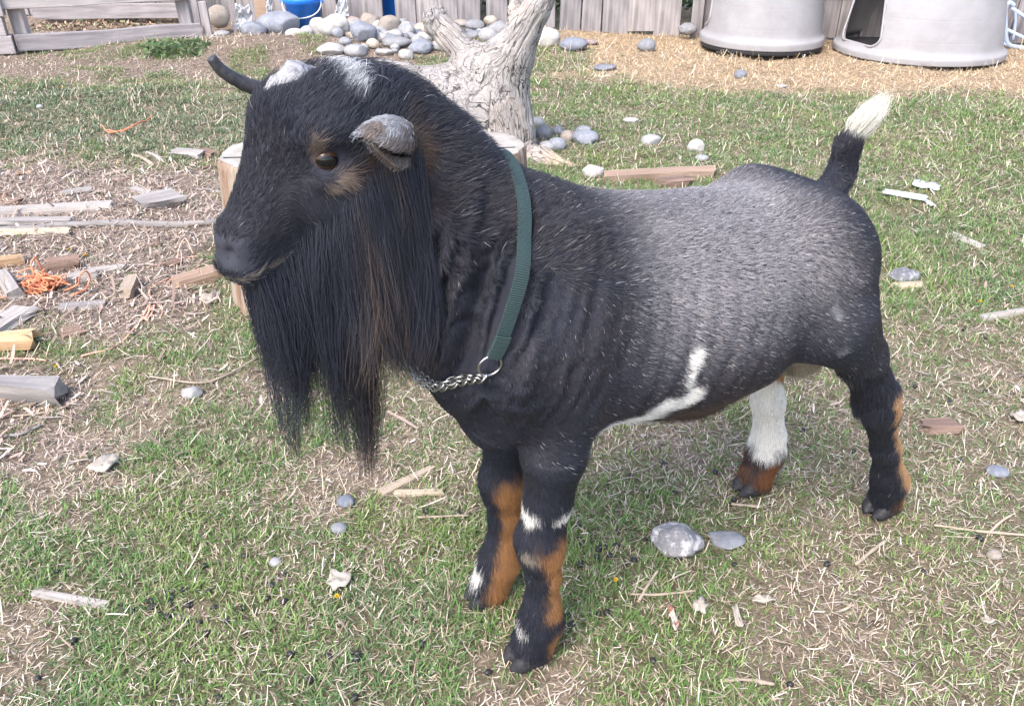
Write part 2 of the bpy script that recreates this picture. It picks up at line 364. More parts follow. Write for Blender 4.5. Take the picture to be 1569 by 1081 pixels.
def bx_(v, a, b, c, d): return sstep(a, b, v) * (1 - sstep(c, d, v))
def coat(P, r=None):
    """colour of the coat at points P (goat frame)"""
    n = len(P); x, y, z = P.T; nz = (fbm(P, 60, 41, 3) - .5); n2 = (fbm(P, 18, 43, 3) - .5)
    c = np.tile(np.array([.0290, .0315, .0450]), (n, 1))
    def put(m, col):
        nonlocal c; m = np.clip(m, 0, 1)[:, None]; c = c * (1 - m) + np.array(col) * m
    TAN, BRN, WHT, DBR = (.33, .165, .07), (.13, .065, .03), (.74, .72, .68), (.045, .027, .018)
    def blob(cx, cz, rx, rz, side=1, soft=.25, rot=0.0):
        dx, dz = x - cx, z - cz; ca, sa = math.cos(rot), math.sin(rot); u, v = (dx * ca + dz * sa) / rx, (-dx * sa + dz * ca) / rz
        return (1 - sstep(1 - soft, 1 + soft, np.sqrt(u * u + v * v) + nz * 1.2)) * (y * side > -.01)
    # rusty tinge low on the ribs, shoulder and belly edge
    put(.5 * sstep(.46, .36, z) * (x < -.05) * (x > -.32) * (z > .27) + .12 * sstep(-.1, .1, n2) * (z > .3), DBR)
    torso = (z > .26) & (x < 0.0)
    put(.9 * (1 - sstep(.360, .376, z + nz * .03)) * (x < -.165) * (x > -.27) * (z > .26) * .7, (.09, .06, .042)); put(.6 * (1 - sstep(.355, .385, z + nz * .03)) * (x <= -.25) * (x > -.36) * (z > .26), (.13, .10, .075))
    # white on the belly
    put(blob(-.161, .454, .009, .013, rot=.3), WHT); put(blob(-.157, .430, .005, .013), WHT)
    put(blob(-.146, .389, .030, .014, rot=-.25), WHT); put(blob(-.166, .399, .013, .012, rot=.5), WHT)
    put((y > .02) * (1 - sstep(.374, .386, z + nz * .02)) * bx_(x, -.160, -.140, -.070, -.055) * (z > .30), WHT)
    put(.8 * blob(-.44, .330, .036, .034, soft=.4) * (np.abs(y) < .045), (.42, .36, .27))
    # little scuffed hairs on the thigh
    put(.5 * blob(-.355, .462, .006, .020, rot=-.5) * (nz > -.04), (.4, .4, .42)); put(.4 * blob(-.372, .406, .005, .008), (.3, .3, .32))
    # legs
    def leg(L): L = np.array(L)[::-1]; return np.interp(z, L[:, 2], L[:, 0]), np.interp(z, L[:, 2], L[:, 1])
    low = z < .36
    for L, kind in ((NF, 'nf'), (FF, 'ff'), (NH, 'nh'), (FH, 'fh')):
        lx, ly = leg(L); m = (np.abs(y - ly) < .055) & (np.abs(x - lx) < .075) & (z < (.33 if kind[1] == 'f' else .315)); dx = x - lx
        yl = y - ly
        if kind == 'nf':
            b = m * sstep(.243, .249, z + nz * .03) * (1 - sstep(.258, .264, z + nz * .03 - .10 * np.clip(-dx - .005, 0, .03) + .0)); gap = sstep(.006, .012, np.abs(dx - .012 + nz * .01))
            put(b * gap, WHT)
            back = sstep(.004, -.006, dx - .004 + nz * .02 - .012 * sstep(.15, .22, z))
            put(m * back * (1 - sstep(.205, .225, z + nz * .03)) * sstep(.085, .095, z + nz * .02), TAN)
            put(m * (1 - sstep(.060, .075, z + nz * .02 )) * sstep(.002, -.008, dx + .0 + nz * .02) * sstep(.016, .028, z), TAN)
            put(.7 * m * (1 - sstep(.8, 1.25, np.sqrt(((yl - .016) / .008) ** 2 + ((z - .200) / .009) ** 2) + nz)) * (dx > -.005), (.33, .28, .22))
            put(m * (np.abs(z - .064 + nz * .03) < .010) * sstep(.025, .030, dx), WHT)
        elif kind == 'ff':
            inner = sstep(-.006, .008, yl - .55 * dx - .010 + nz * .02)
            put(m * inner * (1 - sstep(.205, .235, z + nz * .04)) * sstep(.016, .03, z), TAN)
            put(.6 * m * sstep(.285, .30, z) * (1 - sstep(.31, .33, z)), BRN)
            put(m * (1 - sstep(.060, .085, z + nz * .02)) * sstep(.012, .0, dx + nz * .02) * sstep(.016, .028, z), TAN)
            put(m * (np.abs(z - .056 + nz * .03) < .012) * sstep(.020, .026, dx) * (yl < .01), WHT)
        elif kind == 'nh':
            back = sstep(.002, -.008, dx + .004 + nz * .018)
            put(m * back * (1 - sstep(.285, .297, z)) * sstep(.015, .03, z) * (1 - .8 * (sstep(.225, .24, z) - sstep(.255, .268, z))), (.40, .24, .125))
            put(.8 * m * (1 - sstep(.04, .06, z)) * sstep(.012, .022, z) * sstep(-.012, .012, -dx + nz * .04), BRN)
        else:
            put(m * (1 - sstep(.232, .245, z + nz * .02 + .9 * np.clip(-dx, 0, .05))) * sstep(.080, .092, z + nz * .05), WHT)
            put(m * sstep(.225, .245, z + .9 * np.clip(-dx, 0, .05)) * sstep(.012, .0, dx + nz * .02) * (1 - sstep(.29, .31, z)), TAN)
            put(m * (1 - sstep(.068, .084, z + nz * .04)) * sstep(.012, .03, z) * sstep(.040, .012, dx + nz * .07), (.17, .075, .036))
    # tail tip
    t = (z > .60) & (x < -.42); put(t * sstep(.608, .620, z - (x + .455) * .6), (.80, .77, .66))
    # head
    h = gh(P); hx, hy, hz = h.T; hm = (hx > -.03) & (hz > .52)
    def hb(cx, cz, rx, rz, soft=.3, rot=0.0, side=1):
        dx, dz = hx - cx, hz - cz; ca, sa = math.cos(rot), math.sin(rot); u, v = (dx * ca + dz * sa) / rx, (-dx * sa + dz * ca) / rz
        return hm * (hy * side > .012) * (1 - sstep(1 - soft, 1 + soft, np.sqrt(u * u + v * v) + nz * 1.0))
    for sg in (1, -1):
        put(.75 * hb(.1225, .700, .0055, .0130, rot=-.05, side=sg), (.165, .125, .10))
        put(.8 * hb(.108, .671, .013, .008, side=sg, rot=-.3), (.25, .19, .15))
        put(.6 * hb(.062, .676, .036, .014, side=sg, soft=.5), (.08, .048, .03))
        put(.6 * hb(.034, .686, .013, .022, side=sg, soft=.5), (.13, .085, .055))
        put(.3 * hb(.050, .645, .030, .022, side=sg, soft=.6), (.07, .045, .03))
        put(.85 * hb(.076, .738, .009, .007, side=sg, rot=.3), (.55, .55, .56)) if sg > 0 else None
    put(.9 * hm * sstep(.728, .736, hz + nz * .01) * sstep(.060, .066, hx + nz * .02) * (1 - sstep(.082, .088, hx + nz * .02)) * (hy > -.018) * (hy < .022), (.60, .60, .61))
    put(.7 * hm * (hx > .178) * (np.abs(hz - .622) < .014), (.050, .052, .066))
    put(.7 * hm * (hx > .145) * (np.abs(hz - (.6005 + (.19 - hx) * .17)) < .0022), (.22, .19, .16))
    return c

gmat = MatB('goat_skin', .75, .15); gmat.base(gmat.n('Attribute', attribute_name='Col').outputs['Color'])
hmat = MatB('goat_hair', .42, .32); hmat.base(hmat.n('Attribute', attribute_name='Col').outputs['Color'])
skin_c = coat(GP) * .85
goat = mesh_np('goat', GP, GQ, gmat.m, None, True, skin_c)
goat.location = GO; goat.rotation_euler = (0, 0, GROT)
tag(goat, 'black buck goat with frosted flanks, long beard and white-tipped raised tail, standing on patchy grass', 'goat')

BV = BVHTree.FromPolygons([Vector(v) for v in GP], [tuple(q) for q in GQ], all_triangles=False)
def g_out(p, d, far=.5):                                   # outermost hit on the goat along a ray from inside
    p = Vector(p); d = Vector(d).normalized(); h = BV.ray_cast(p + d * far, -d, far)
    return h[0] if h[0] is not None else None

# the plane of the collar (goat frame)
CP0, CP1, CP2 = np.array([.006, 0, .640]), np.array([.022, .1, .600]), np.array([.086, 0, .432])
cn = np.cross(CP1 - CP0, CP2 - CP0); cn /= np.linalg.norm(cn)
if cn[0] < 0: cn = -cn
# ---- coat hair
def coat_hair(n_mul=1.0):
    r = np.random.default_rng(21); x, y, z = GP.T
    h = gh(GP); headv = sstep(.02, .06, h[:, 0]) * sstep(.56, .60, h[:, 2])
    dens = np.full(len(GP), 640000.0)
    dens *= 1 - .45 * (y < -.06); dens = np.where(headv > .5, 420000, dens); dens = np.where(z < .012, 0, dens); dens = np.where(z < .3, dens * 1.15, dens)
    e = np.sqrt(((h[:, 0] - .116) / .0140) ** 2 + ((h[:, 2] - .6905) / .0092) ** 2); dens[(e < 1.0) & (np.abs(h[:, 1]) > .03) & (h[:, 0] > .09)] = 0
    dens[(h[:, 0] > .181) & (np.abs(h[:, 2] - .620) < .013)] *= .05
    R, N = sample_surface(GP, GQ, GN, dens * n_mul, r)
    cd = np.abs((R - CP0) @ cn); incollar = (cd < .0062) & (R[:, 0] > -.2) & (R[:, 2] > .38)
    hq = gh(R); stub = (((hq - np.array([.110, -.006, .738])) / np.array([.026, .019, .016])) ** 2).sum(1) < 1
    incollar |= stub; R, N = R[~incollar], N[~incollar]; n = len(R)
    x, y, z = R.T; h = gh(R); hx, hy, hz = h.T
    head = sstep(.01, .05, hx) * sstep(.555, .60, hz)
    legs = 1 - sstep(.27, .36, z)
    D = np.tile(np.array([-.85, 0, -.42]), (n, 1)); D[:, 2] -= .5 * sstep(-.38, -.47, x)
    top = sstep(.5, .9, N[:, 2]); D[:, 2] *= 1 - top
    L = np.full(n, .0068); lift = np.full(n, .20)
    neck = sstep(-.10, -.02, x) * sstep(.36, .44, z) * (1 - head); L -= .0024 * neck; lift -= .06 * neck
    dn = np.array([-.22, 0, -.92]); D = D * (1 - neck[:, None]) + dn * neck[:, None]
    nape = sstep(.55, .62, z + .1 * N[:, 2]) * sstep(-.14, -.05, x) * (1 - head) * sstep(-.2, .5, N[:, 2])
    D = D * (1 - nape[:, None]) + np.array([-.75, 0, .25]) * nape[:, None]; L += nape * .006; lift += nape * .35
    wither = sstep(-.20, -.08, x) * (1 - sstep(-.05, 0, x)) * top; L += .008 * wither; lift += .15 * wither
    L += .003 * neck * sstep(.56, .62, z)
    D = D * (1 - legs[:, None]) + np.array([-.18, 0, -1.0]) * legs[:, None]; L = L * (1 - legs) + .009 * legs; lift = lift * (1 - legs) + .2 * legs
    rear = (z < .10); L[rear] += .004; L[(z < .055)] += .005
    belly = (z > .26) & (z < .34) & (N[:, 2] < .1) & (x < -.10); L[belly] += .010
    # face
    face = np.tile(hdir((-.50, 0, .62)), (n, 1)); side = sstep(.015, .035, np.abs(hy))
    cheek = side * sstep(.695, .66, hz) * (1 - sstep(.135, .16, hx)); face = face * (1 - cheek[:, None]) + hdir((-.55, 0, -.75)) * cheek[:, None]
    D = D * (1 - head[:, None]) + face * head[:, None]
    Lf = .0065 + .006 * sstep(.69, .74, hz) + .012 * cheek * sstep(.12, .06, hx) + .010 * sstep(.085, .045, hx) * sstep(.70, .73, hz)
    L = L * (1 - head) + Lf * head; lift = lift * (1 - head) + (.22 + .2 * sstep(.69, .74, hz)) * head
    back = sstep(.06, .0, hx) * sstep(.69, .73, hz) * sstep(-.06, .02, hx); L += back * .008; lift += back * .35; L += .006 * sstep(.07, .03, hx) * sstep(.70, .725, hz) * sstep(-.03, .0, hx); L += head * .006 * sstep(.125, .095, hx) * sstep(.715, .735, hz)
    tail = sstep(-.43, -.45, x) * sstep(.55, .575, z)
    D = D * (1 - tail[:, None]) + np.array([-.15, 0, .9]) * tail[:, None]; L = L * (1 - tail) + .009 * tail; lift = lift * (1 - tail) + .30 * tail
    tipm = (z - (x + .455) * .6 > .612) & (x < -.43)
    # swirl and scatter
    D = D + .35 * (np.stack([fbm(R, 30, 51, 2), fbm(R, 30, 52, 2), fbm(R, 30, 53, 2)], -1) - .5) + .42 * (np.stack([vnoise(R, 130, 54), vnoise(R, 130, 55), vnoise(R, 130, 56)], -1) - .5) + r.normal(0, .09, (n, 3))
    D -= (D * N).sum(1, keepdims=True) * N; D /= np.linalg.norm(D, axis=1, keepdims=True) + 1e-9
    L = L * r.uniform(.65, 1.25, n); lift = np.clip(lift * r.uniform(.5, 1.5, n), 0, .9)
    k = 4; t = np.linspace(0, 1, k)[None, :, None]; up = np.sin(lift * 1.4)[:, None, None]; fw = np.cos(lift * 1.4)[:, None, None]
    pts = R[:, None] + L[:, None, None] * (t * fw * D[:, None] + (t - .45 * t ** 2) * up * N[:, None] * 1.25)
    pts[:, :, 2] -= (L[:, None] * .25) * t[:, :, 0] ** 2 * (L[:, None] > .018)
    # white brush at the end of the tail
    if tipm.any():
        base = R[tipm]; m = tipm.sum(); tgt = np.array([-.500, 0, .649]); q = tgt + r.normal(0, .0045, (m, 3)) - base; Lq = r.uniform(.45, 1.12, m)
        tt = np.linspace(0, 1, k)[None, :, None]; pts[tipm] = base[:, None] + q[:, None] * tt * Lq[:, None, None] + (tt * (1 - tt)) * N[tipm][:, None] * .034
    c = coat(R + r.normal(0, .0024, R.shape))
    # frosting: pale hairs scattered through the dark coat over the ribs and loin
    fr = sstep(-.05, -.17, x) * sstep(-.425, -.315, x - .35 * np.clip(z - .50, 0, .1)) * sstep(.395, .525, z) * (z > .29)
    fr *= .45 + .8 * fbm(R, 9, 61, 3); fr = np.clip(fr * .85, 0, .72) + .025 * (z > .34) * (x < .0) + .03 * nape
    fr = fr * (1 - head) * (1 - tail) * (1 - .35 * sstep(.565, .585, z))
    pale = r.random(n) < fr; dark = c.max(1) < .06
    ff = np.clip(fr * 1.15 * dark, 0, .95)[:, None]; c = c * (1 - ff) + np.array([.315, .295, .300]) * ff
    sel = pale & dark & (r.random(n) < .35); c[sel] = np.array([.42, .40, .41]) * r.uniform(.6, 1.3, (sel.sum(), 1)); dk_ = dark & (r.random(n) < .22); c[dk_] *= .5
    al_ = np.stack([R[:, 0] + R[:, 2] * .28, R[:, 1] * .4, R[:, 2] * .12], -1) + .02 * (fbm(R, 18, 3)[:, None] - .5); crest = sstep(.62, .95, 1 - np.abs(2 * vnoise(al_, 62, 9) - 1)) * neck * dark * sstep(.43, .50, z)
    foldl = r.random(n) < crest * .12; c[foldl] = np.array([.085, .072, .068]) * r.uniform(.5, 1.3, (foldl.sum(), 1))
    sp = (r.random(n) < .002) & dark; c[sp] = .3
    c *= r.uniform(.75, 1.25, (n, 1))
    rad = np.array([1., .85, .6, .15])[None] * (.00015 + .00004 * r.random(n))[:, None] * np.where(tipm, .9, 1.0)[:, None]
    return pts, rad, c
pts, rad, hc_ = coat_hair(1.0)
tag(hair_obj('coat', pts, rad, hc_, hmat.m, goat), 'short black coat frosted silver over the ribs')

# ---- beard and throat mane: long hair hanging in locks
def beard():
    r = np.random.default_rng(33); h = gh(GP); hx, hy, hz = h.T
    jaw = (hx > .030 + .5 * np.clip(.60 - hz, 0, .05)) & (hx < .172) & (hz < .686 - .9 * np.clip(hx - .080, 0, .1)) & (hz > .50) & (hz < .602 + 1.0 * np.clip(.158 - hx, 0, .1))
    dens = np.where(jaw, 900000.0, 0); R, N = sample_surface(GP, GQ, GN, dens, r); n = len(R); h = gh(R); hx, hy, hz = h.T
    # tips of the locks (head frame): x, y, z, weight, spread
    LK = np.array([(.157, .006, .398, .006), (.151, .012, .426, .007), (.143, .010, .462, .010), (.132, .028, .470, .012), (.126, .0, .456, .014), (.090, .010, .334, .007), (.100, .014, .350, .008), (.112, .006, .376, .009), (.118, .026, .412, .010),
                   (.098, .048, .468, .014), (.076, .050, .462, .013), (.056, .046, .456, .012), (.042, .050, .458, .010), (.036, .036, .466, .010), (.065, -.03, .47, .02), (.11, -.03, .48, .02), (.14, -.02, .49, .016), (.048, .066, .49, .010), (.075, .068, .485, .014), (.105, .060, .495, .014)])
    d = (hx[:, None] - LK[:, 0]) ** 2 + (.9 * (hy[:, None] - LK[:, 1])) ** 2 + r.uniform(0, .0022, (n, len(LK)))
    kk = d.argmin(1); tip = LK[kk, :3] + np.abs(LK[kk, 3:4]) * r.normal(0, .55, (n, 3)) * np.array([1, 1, .5])
    f = r.beta(2.6, 1.0, n); f = np.where(r.random(n) < .25, f * .6, f); hi_ = sstep(.600, .680, h[:, 2]) * sstep(.035, .07, h[:, 0]); f = f * (1 - hi_ ** .7 * r.uniform(.75, .97, n))
    root = h; v = tip - root; k = 9; t = np.linspace(0, 1, k)[None, :, None]
    nh = np.stack([HC * N[:, 0] + HS * N[:, 1], -HS * N[:, 0] + HC * N[:, 1], N[:, 2]], -1)
    s = t * f[:, None, None]
    lat = s ** 1.25; p = root[:, None] + np.concatenate([v[:, None, :2] * lat, v[:, None, 2:] * s], -1)
    bulge = (s * (1 - s)) * .055 * nh[:, None] * np.array([1, 1, .2]); bulge += (s * (1 - s)) * .02 * np.array([0.2, 0, 0])
    p = p + bulge
    ph = r.uniform(0, 6.28, (n, 1, 1)); lw = (LK[kk, 0] * 331 + LK[kk, 2] * 177)[:, None, None]; wav = .0024 * np.sin(ph + s * 9) + .0075 * s * np.sin(lw + s * 6.0) - ((kk >= 5) & (kk <= 7))[:, None, None] * (.016 * s ** 3 - .010 * s * s); p = p + wav * np.array([1, .7, 0])
    fly = r.random(n) < .16; p[fly] += (s[fly] ** 2) * r.normal(0, .020, (fly.sum(), 1, 3)) * np.array([1, 1, .4])
    pts = hg(p); c = np.tile(np.array([.0240, .0265, .0390]), (n, 1)); st = vnoise(np.stack([hx * 1, hy * .6, hz * .25], -1), 70, 71); st2 = vnoise(np.stack([hx, hy, hz * .1], -1), 30, 75)
    tanm = (hy > .02) * sstep(.108, .080, hx) * sstep(.008, .025, hx) * sstep(.40, .64, .5 * st + .5 * st2)
    tanm = np.clip(tanm * 1.1, 0, 1) * (r.random(n) < .55); cc = c * (1 - tanm[:, None]) + np.array([.165, .115, .085]) * tanm[:, None] * r.uniform(.5, 1.4, (n, 1))
    cc *= r.uniform(.7, 1.4, (n, 1)); cp = np.repeat(cc[:, None], k, 1)
    tb = np.clip((s - .80) / .2, 0, 1); cp = cp * (1 - .6 * tb) + np.array([.07, .045, .026]) * .6 * tb
    rad = np.linspace(1, .25, k)[None] * (.00019 * np.ones((n, 1)))
    return pts, rad, cp
pts, rad, c_ = beard()
tag(hair_obj('beard', pts, rad, c_, hmat.m, goat), 'long black beard with brown streaks ending in two wispy points')
print('hair', len(hc_), len(c_), 'goat verts', len(GP))

# ---- eyes
def eye(sg):
    c = hg((.1140, sg * .0446, .6900)); bm = bmesh.new(); bmesh.ops.create_uvsphere(bm, u_segments=32, v_segments=24, radius=.0099)
    o = from_bm('eye', bm, eyem.m, goat); o.location = c; o.rotation_euler = (0, 0, HY + sg * math.radians(72)); return o
eyem = MatB('eye_amber', .10, .35); co = eyem.coord(); sx = eyem.n('SeparateXYZ'); eyem.l(co, sx.inputs[0])
def mth(m, op, a, b=None):
    nd = m.n('Math', operation=op)
    for i, q in enumerate((a, b)):
        if q is None: continue
        if isinstance(q, (int, float)): nd.inputs[i].default_value = q
        else: m.l(q, nd.inputs[i])
    return nd.outputs[0]
ry = mth(eyem, 'DIVIDE', sx.outputs[1], .0085); rz = mth(eyem, 'DIVIDE', sx.outputs[2], .0042); rp = mth(eyem, 'ADD', mth(eyem, 'MULTIPLY', ry, ry), mth(eyem, 'MULTIPLY', rz, rz))
ri = mth(eyem, 'SQRT', mth(eyem, 'ADD', mth(eyem, 'MULTIPLY', sx.outputs[1], sx.outputs[1]), mth(eyem, 'MULTIPLY', sx.outputs[2], sx.outputs[2])))
iris = eyem.ramp(mth(eyem, 'DIVIDE', ri, .0125), [(0, (.034, .018, .011)), (.72, (.050, .027, .015)), (.80, (.02, .012, .01)), (.95, (.05, .03, .025))])
eyem.base(eyem.mix(mth(eyem, 'LESS_THAN', rp, 1.0), iris, (.006, .006, .007)))
for sg in (1, -1): eye(sg)

# ---- ears: drooping, cupped leaves
def ear(sg):
    # control sections from base to tip (head frame): back edge, fold of the flap, hollow, lower rim
    def E(px, py, hy): return (.0655 - .00061 * (px - 600) + .72 * (hy - .06), hy, .6985 - .00058 * (py - 215) - .00015 * (px - 600) + .34 * (hy - .06))
    SEC = [[(636, 200, .046), (640, 208, .058), (636, 226, .066), (630, 236, .054), (626, 246, .054)], [(628, 188, .046), (626, 198, .070), (622, 224, .078), (620, 232, .056), (620, 256, .064)], [(610, 182, .052), (606, 192, .078), (602, 221, .087), (604, 231, .062), (606, 254, .074)], [(588, 184, .060), (584, 193, .082), (580, 213, .089), (585, 222, .068), (588, 239, .080)], [(568, 195, .070), (566, 199, .082), (564, 209, .087), (567, 214, .076), (569, 221, .083)], [(554, 207, .080), (553, 208, .082), (553, 210, .084), (554, 211, .082), (555, 213, .082)]]
    C = np.array([[E(*p) for p in row] for row in SEC]); C = np.stack([catmull(row, 5) for row in C]); C = np.stack([catmull(C[:, j], 6) for j in range(C.shape[1])], 1); nu, nv = C.shape[:2]; u = np.linspace(0, 1, nu)
    V = C.reshape(-1, 3).copy(); pv = np.array([.046, .056, .694]); V = pv + (V - pv) * .90; V[:, 1] *= sg; V = hg(V); q = np.array([[i * nv + j, i * nv + j + 1, (i + 1) * nv + j + 1, (i + 1) * nv + j] for i in range(nu - 1) for j in range(nv - 1)])
    N = vnormals(V, q); Ac = (pv + (np.repeat(C.mean(1), nv, 0) - pv) * .90) * np.array([1, sg, 1]); Ac = hg(Ac)
    if np.einsum('ij,ij->i', N, V - Ac).mean() < 0: q = q[:, ::-1]; N = -N
    uu = np.repeat(u, nv); jj = np.tile(np.linspace(0, 1, nv), nu); n1 = fbm(V, 70, 81, 3)
    c = np.tile(np.array([.30, .24, .205]), (len(V), 1)); m = sstep(.40, .60, n1 + .25 * (.4 - jj))[:, None]; c = c * (1 - m) + np.array([.56, .54, .54]) * m
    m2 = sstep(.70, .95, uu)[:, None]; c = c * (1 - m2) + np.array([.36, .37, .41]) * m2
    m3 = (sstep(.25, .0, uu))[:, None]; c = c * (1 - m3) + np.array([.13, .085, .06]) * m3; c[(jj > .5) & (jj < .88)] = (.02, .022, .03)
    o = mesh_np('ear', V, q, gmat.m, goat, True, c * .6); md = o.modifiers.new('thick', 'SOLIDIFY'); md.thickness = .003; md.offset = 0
    r = np.random.default_rng(90 + sg); R, NN = sample_surface(V, q, N, np.full(len(V), 1300000.0), r); n = len(R); ins = r.random(n) < .45; NN[ins] *= -1
    D = np.tile(hdir((.75, sg * .30, -.15)), (n, 1)) + r.normal(0, .15, (n, 3)); D -= (D * NN).sum(1, keepdims=True) * NN; D /= np.linalg.norm(D, axis=1, keepdims=True)
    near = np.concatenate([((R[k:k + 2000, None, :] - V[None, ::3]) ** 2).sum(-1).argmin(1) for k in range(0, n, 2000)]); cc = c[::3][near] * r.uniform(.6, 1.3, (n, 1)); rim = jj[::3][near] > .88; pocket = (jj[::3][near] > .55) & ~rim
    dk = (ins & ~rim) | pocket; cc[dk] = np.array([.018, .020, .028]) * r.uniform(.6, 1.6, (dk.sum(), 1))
    Lh = r.uniform(.004, .0095, n)[:, None, None]; t = np.linspace(0, 1, 4)[None, :, None]; P = R[:, None] + NN[:, None] * .0016 + Lh * (t * D[:, None] + .32 * (t - .5 * t * t) * NN[:, None])
    hair_obj('ear_fur', P, np.array([1, .85, .6, .2])[None] * .0002, cc, hmat.m, o)
for sg in (1, -1): ear(sg)

# ---- broken grey horn stub (left) and thin curved scur (right)
hornm = MatB('horn', .6, .3); hco = hornm.coord((1, 1, 1)); hn = hornm.noise(hco, 120, 6, .65); hornm.base(hornm.ramp(hn, [(.3, (.12, .115, .125)), (.55, (.33, .325, .34)), (.8, (.54, .53, .53))])); hornm.bump(hn, .8, .004)
scm = MatB('scur', .5, .35); sn = scm.noise(scm.coord((1, 1, 1)), 90, 5); scm.base(scm.ramp(sn, [(.3, (.018, .018, .022)), (.8, (.07, .068, .075))])); scm.bump(sn, .5, .002)
hf = Field((-.05, -.05, -.03), (.06, .05, .05), .0022)
hf.ell((0, 0, 0), (.026, .020, .014), k=.01, R=Ry(-.25)); hf.ell((.004, .004, .013), (.014, .012, .010), k=.012); hf.ell((-.018, .0, .002), (.018, .014, .010), k=.01); hf.ell((.02, -.006, -.004), (.014, .012, .010), k=.008)
HV, HQ = hf.mesh(2); HN = vnormals(HV, HQ); HV = HV + HN * ((fbm(HV, 110, 91, 3) - .5) * .009)[:, None]
o = mesh_np('horn_stub', HV * .80 @ RH.T + hg((.104, -.006, .735)), HQ, hornm.m, goat)
pth = catmull(hg(np.array([(.100, -.030, .726), (.116, -.036, .727), (.132, -.041, .733), (.148, -.044, .745), (.155, -.045, .756)])), 8)
V, Fq = tube_np(pth, np.linspace(.0078, .0040, len(pth)) * (1 + .02 * np.sin(np.arange(len(pth)) * 1.9)), 12)
mesh_np('horn', V, Fq, scm.m, goat)

# ---- hooves: two claws each
hoofm = MatB('hoof', .55, .3); hfn = hoofm.noise(hoofm.coord((1, 1, 5)), 60, 4); hoofm.base(hoofm.ramp(hfn, [(.3, (.012, .012, .014)), (.75, (.040, .038, .042))])); hoofm.bump(hfn, .4, .002)
def hoof(x, y, turn=0.0):
    hf = Field((-.05, -.045, -.004), (.065, .045, .06), .0024)
    for sg in (1, -1):
        hf.cap((.020, sg * .0115, .010), (-.012, sg * .013, .012), .0105, .012, k=.006, sy=.95); hf.cap((.012, sg * .011, .022), (-.010, sg * .012, .030), .010, .012, k=.01, sy=.9)
        hf.cap((.030, sg * .008, .006), (.018, sg * .011, .012), .005, .009, k=.006)
    sl, G = hf._box((-.05, -.05, -.01), (.07, .05, .06), 0); hf.put(-G[..., 2] + .0, sl, .002) if False else None
    V, Q = hf.mesh(1); V[:, 2] = np.maximum(V[:, 2], .0008); a = turn; c, s = math.cos(a), math.sin(a)
    V = np.stack([c * V[:, 0] - s * V[:, 1] + x, s * V[:, 0] + c * V[:, 1] + y, V[:, 2]], -1); mesh_np('hoof', V, Q, hoofm.m, goat)
hoof(-.012, .056, .05); hoof(-.006, -.059, -.02); hoof(-.646, .050, .1); hoof(-.495, -.081, 0)

# ---- collar: green webbing, steel ring and chain
webm = MatB('green_webbing', .8, .2); wv = webm.n('TexWave'); wv.inputs['Scale'].default_value = 150; wv.inputs['Distortion'].default_value = .6; wco = webm.n('UVMap') ; at = webm.n('Attribute', attribute_name='Col'); webm.l(at.outputs['Vector'], wv.inputs['Vector'])
webm.base(webm.mix(wv.outputs['Fac'], webm.ramp(webm.noise(webm.coord(), 45, 4), [(.3, (.024, .043, .044)), (.7, (.034, .058, .058))]), (.048, .078, .078))); webm.bump(wv.outputs['Fac'], .6, .0015)
steel = MatB('steel', .3, .5, 1.0); steel.base((.45, .45, .46))
cc_ = np.array([.038, .0, .545]); cc_ = cc_ - ((cc_ - CP0) @ cn) * cn
e1 = CP0 - cc_; e1 -= (e1 @ cn) * cn; e1 /= np.linalg.norm(e1); e2 = np.cross(cn, e1)
if e2[1] < 0: e2 = -e2
def ring_pt(a, off=.0078):
    d = math.cos(a) * e1 + math.sin(a) * e2; h = g_out(cc_, d); p = np.array(h) if h is not None else cc_ + d * .12; return p + d * off
angs = np.linspace(0, 2 * np.pi, 181)[:-1]; RP = np.array([ring_pt(a) for a in angs])
def circ(P, it):
    for _ in range(it): P = .5 * P + .25 * (np.roll(P, 1, 0) + np.roll(P, -1, 0))
    return P
RP = circ(RP, 14)
# the strap runs from angle a_end on the left, over the nape, to the right side; the chain closes it under the throat
A_END = math.radians(113)
def strap(name, a0, a1, wd, th, up):
    aa = np.linspace(a0, a1, 120); P = np.stack([np.interp(aa % (2 * np.pi), np.append(angs, 2 * np.pi), np.append(RP[:, i], RP[0, i])) for i in range(3)], -1)
    T = np.gradient(P, axis=0); T /= np.linalg.norm(T, axis=1, keepdims=True); O = P - cc_; O -= (O * T).sum(1, keepdims=True) * T; O -= (O @ cn)[:, None] * cn; O /= np.linalg.norm(O, axis=1, keepdims=True)
    W = np.cross(T, O); prof = [(-1, 0), (-1, 1), (0, 1.15), (1, 1), (1, 0), (0, .05)]; V = []; C = []
    s = np.concatenate([[0], np.cumsum(np.linalg.norm(np.diff(P, axis=0), axis=1))])
    for i in range(len(P)):
        for a, b in prof: V.append(P[i] + W[i] * a * wd / 2 + O[i] * (b * th + up)); C.append((s[i], a * .001, 0))
    n = len(prof); q = [[i * n + j, i * n + (j + 1) % n, (i + 1) * n + (j + 1) % n, (i + 1) * n + j] for i in range(len(P) - 1) for j in range(n)]
    q += [[0, 5, 2, 1], [5, 4, 3, 2]]; m = (len(P) - 1) * n; q += [[m, m + 1, m + 2, m + 5], [m + 5, m + 2, m + 3, m + 4]]
    o = mesh_np(name, V, np.array(q), webm.m, collar, False, np.array(C)); return o, P
collar = empty('collar', GO, (0, 0, GROT)); tag(collar, 'dark green webbing collar with steel ring and chain around the goat\'s neck', 'collar')
_, SP = strap('strap', A_END - 2 * np.pi + math.radians(106), A_END, .0138, .0020, 0); strap('strap_fold', A_END - .20, A_END, .0143, .0024, .0021)
endp, endq = SP[-1], SP[0]
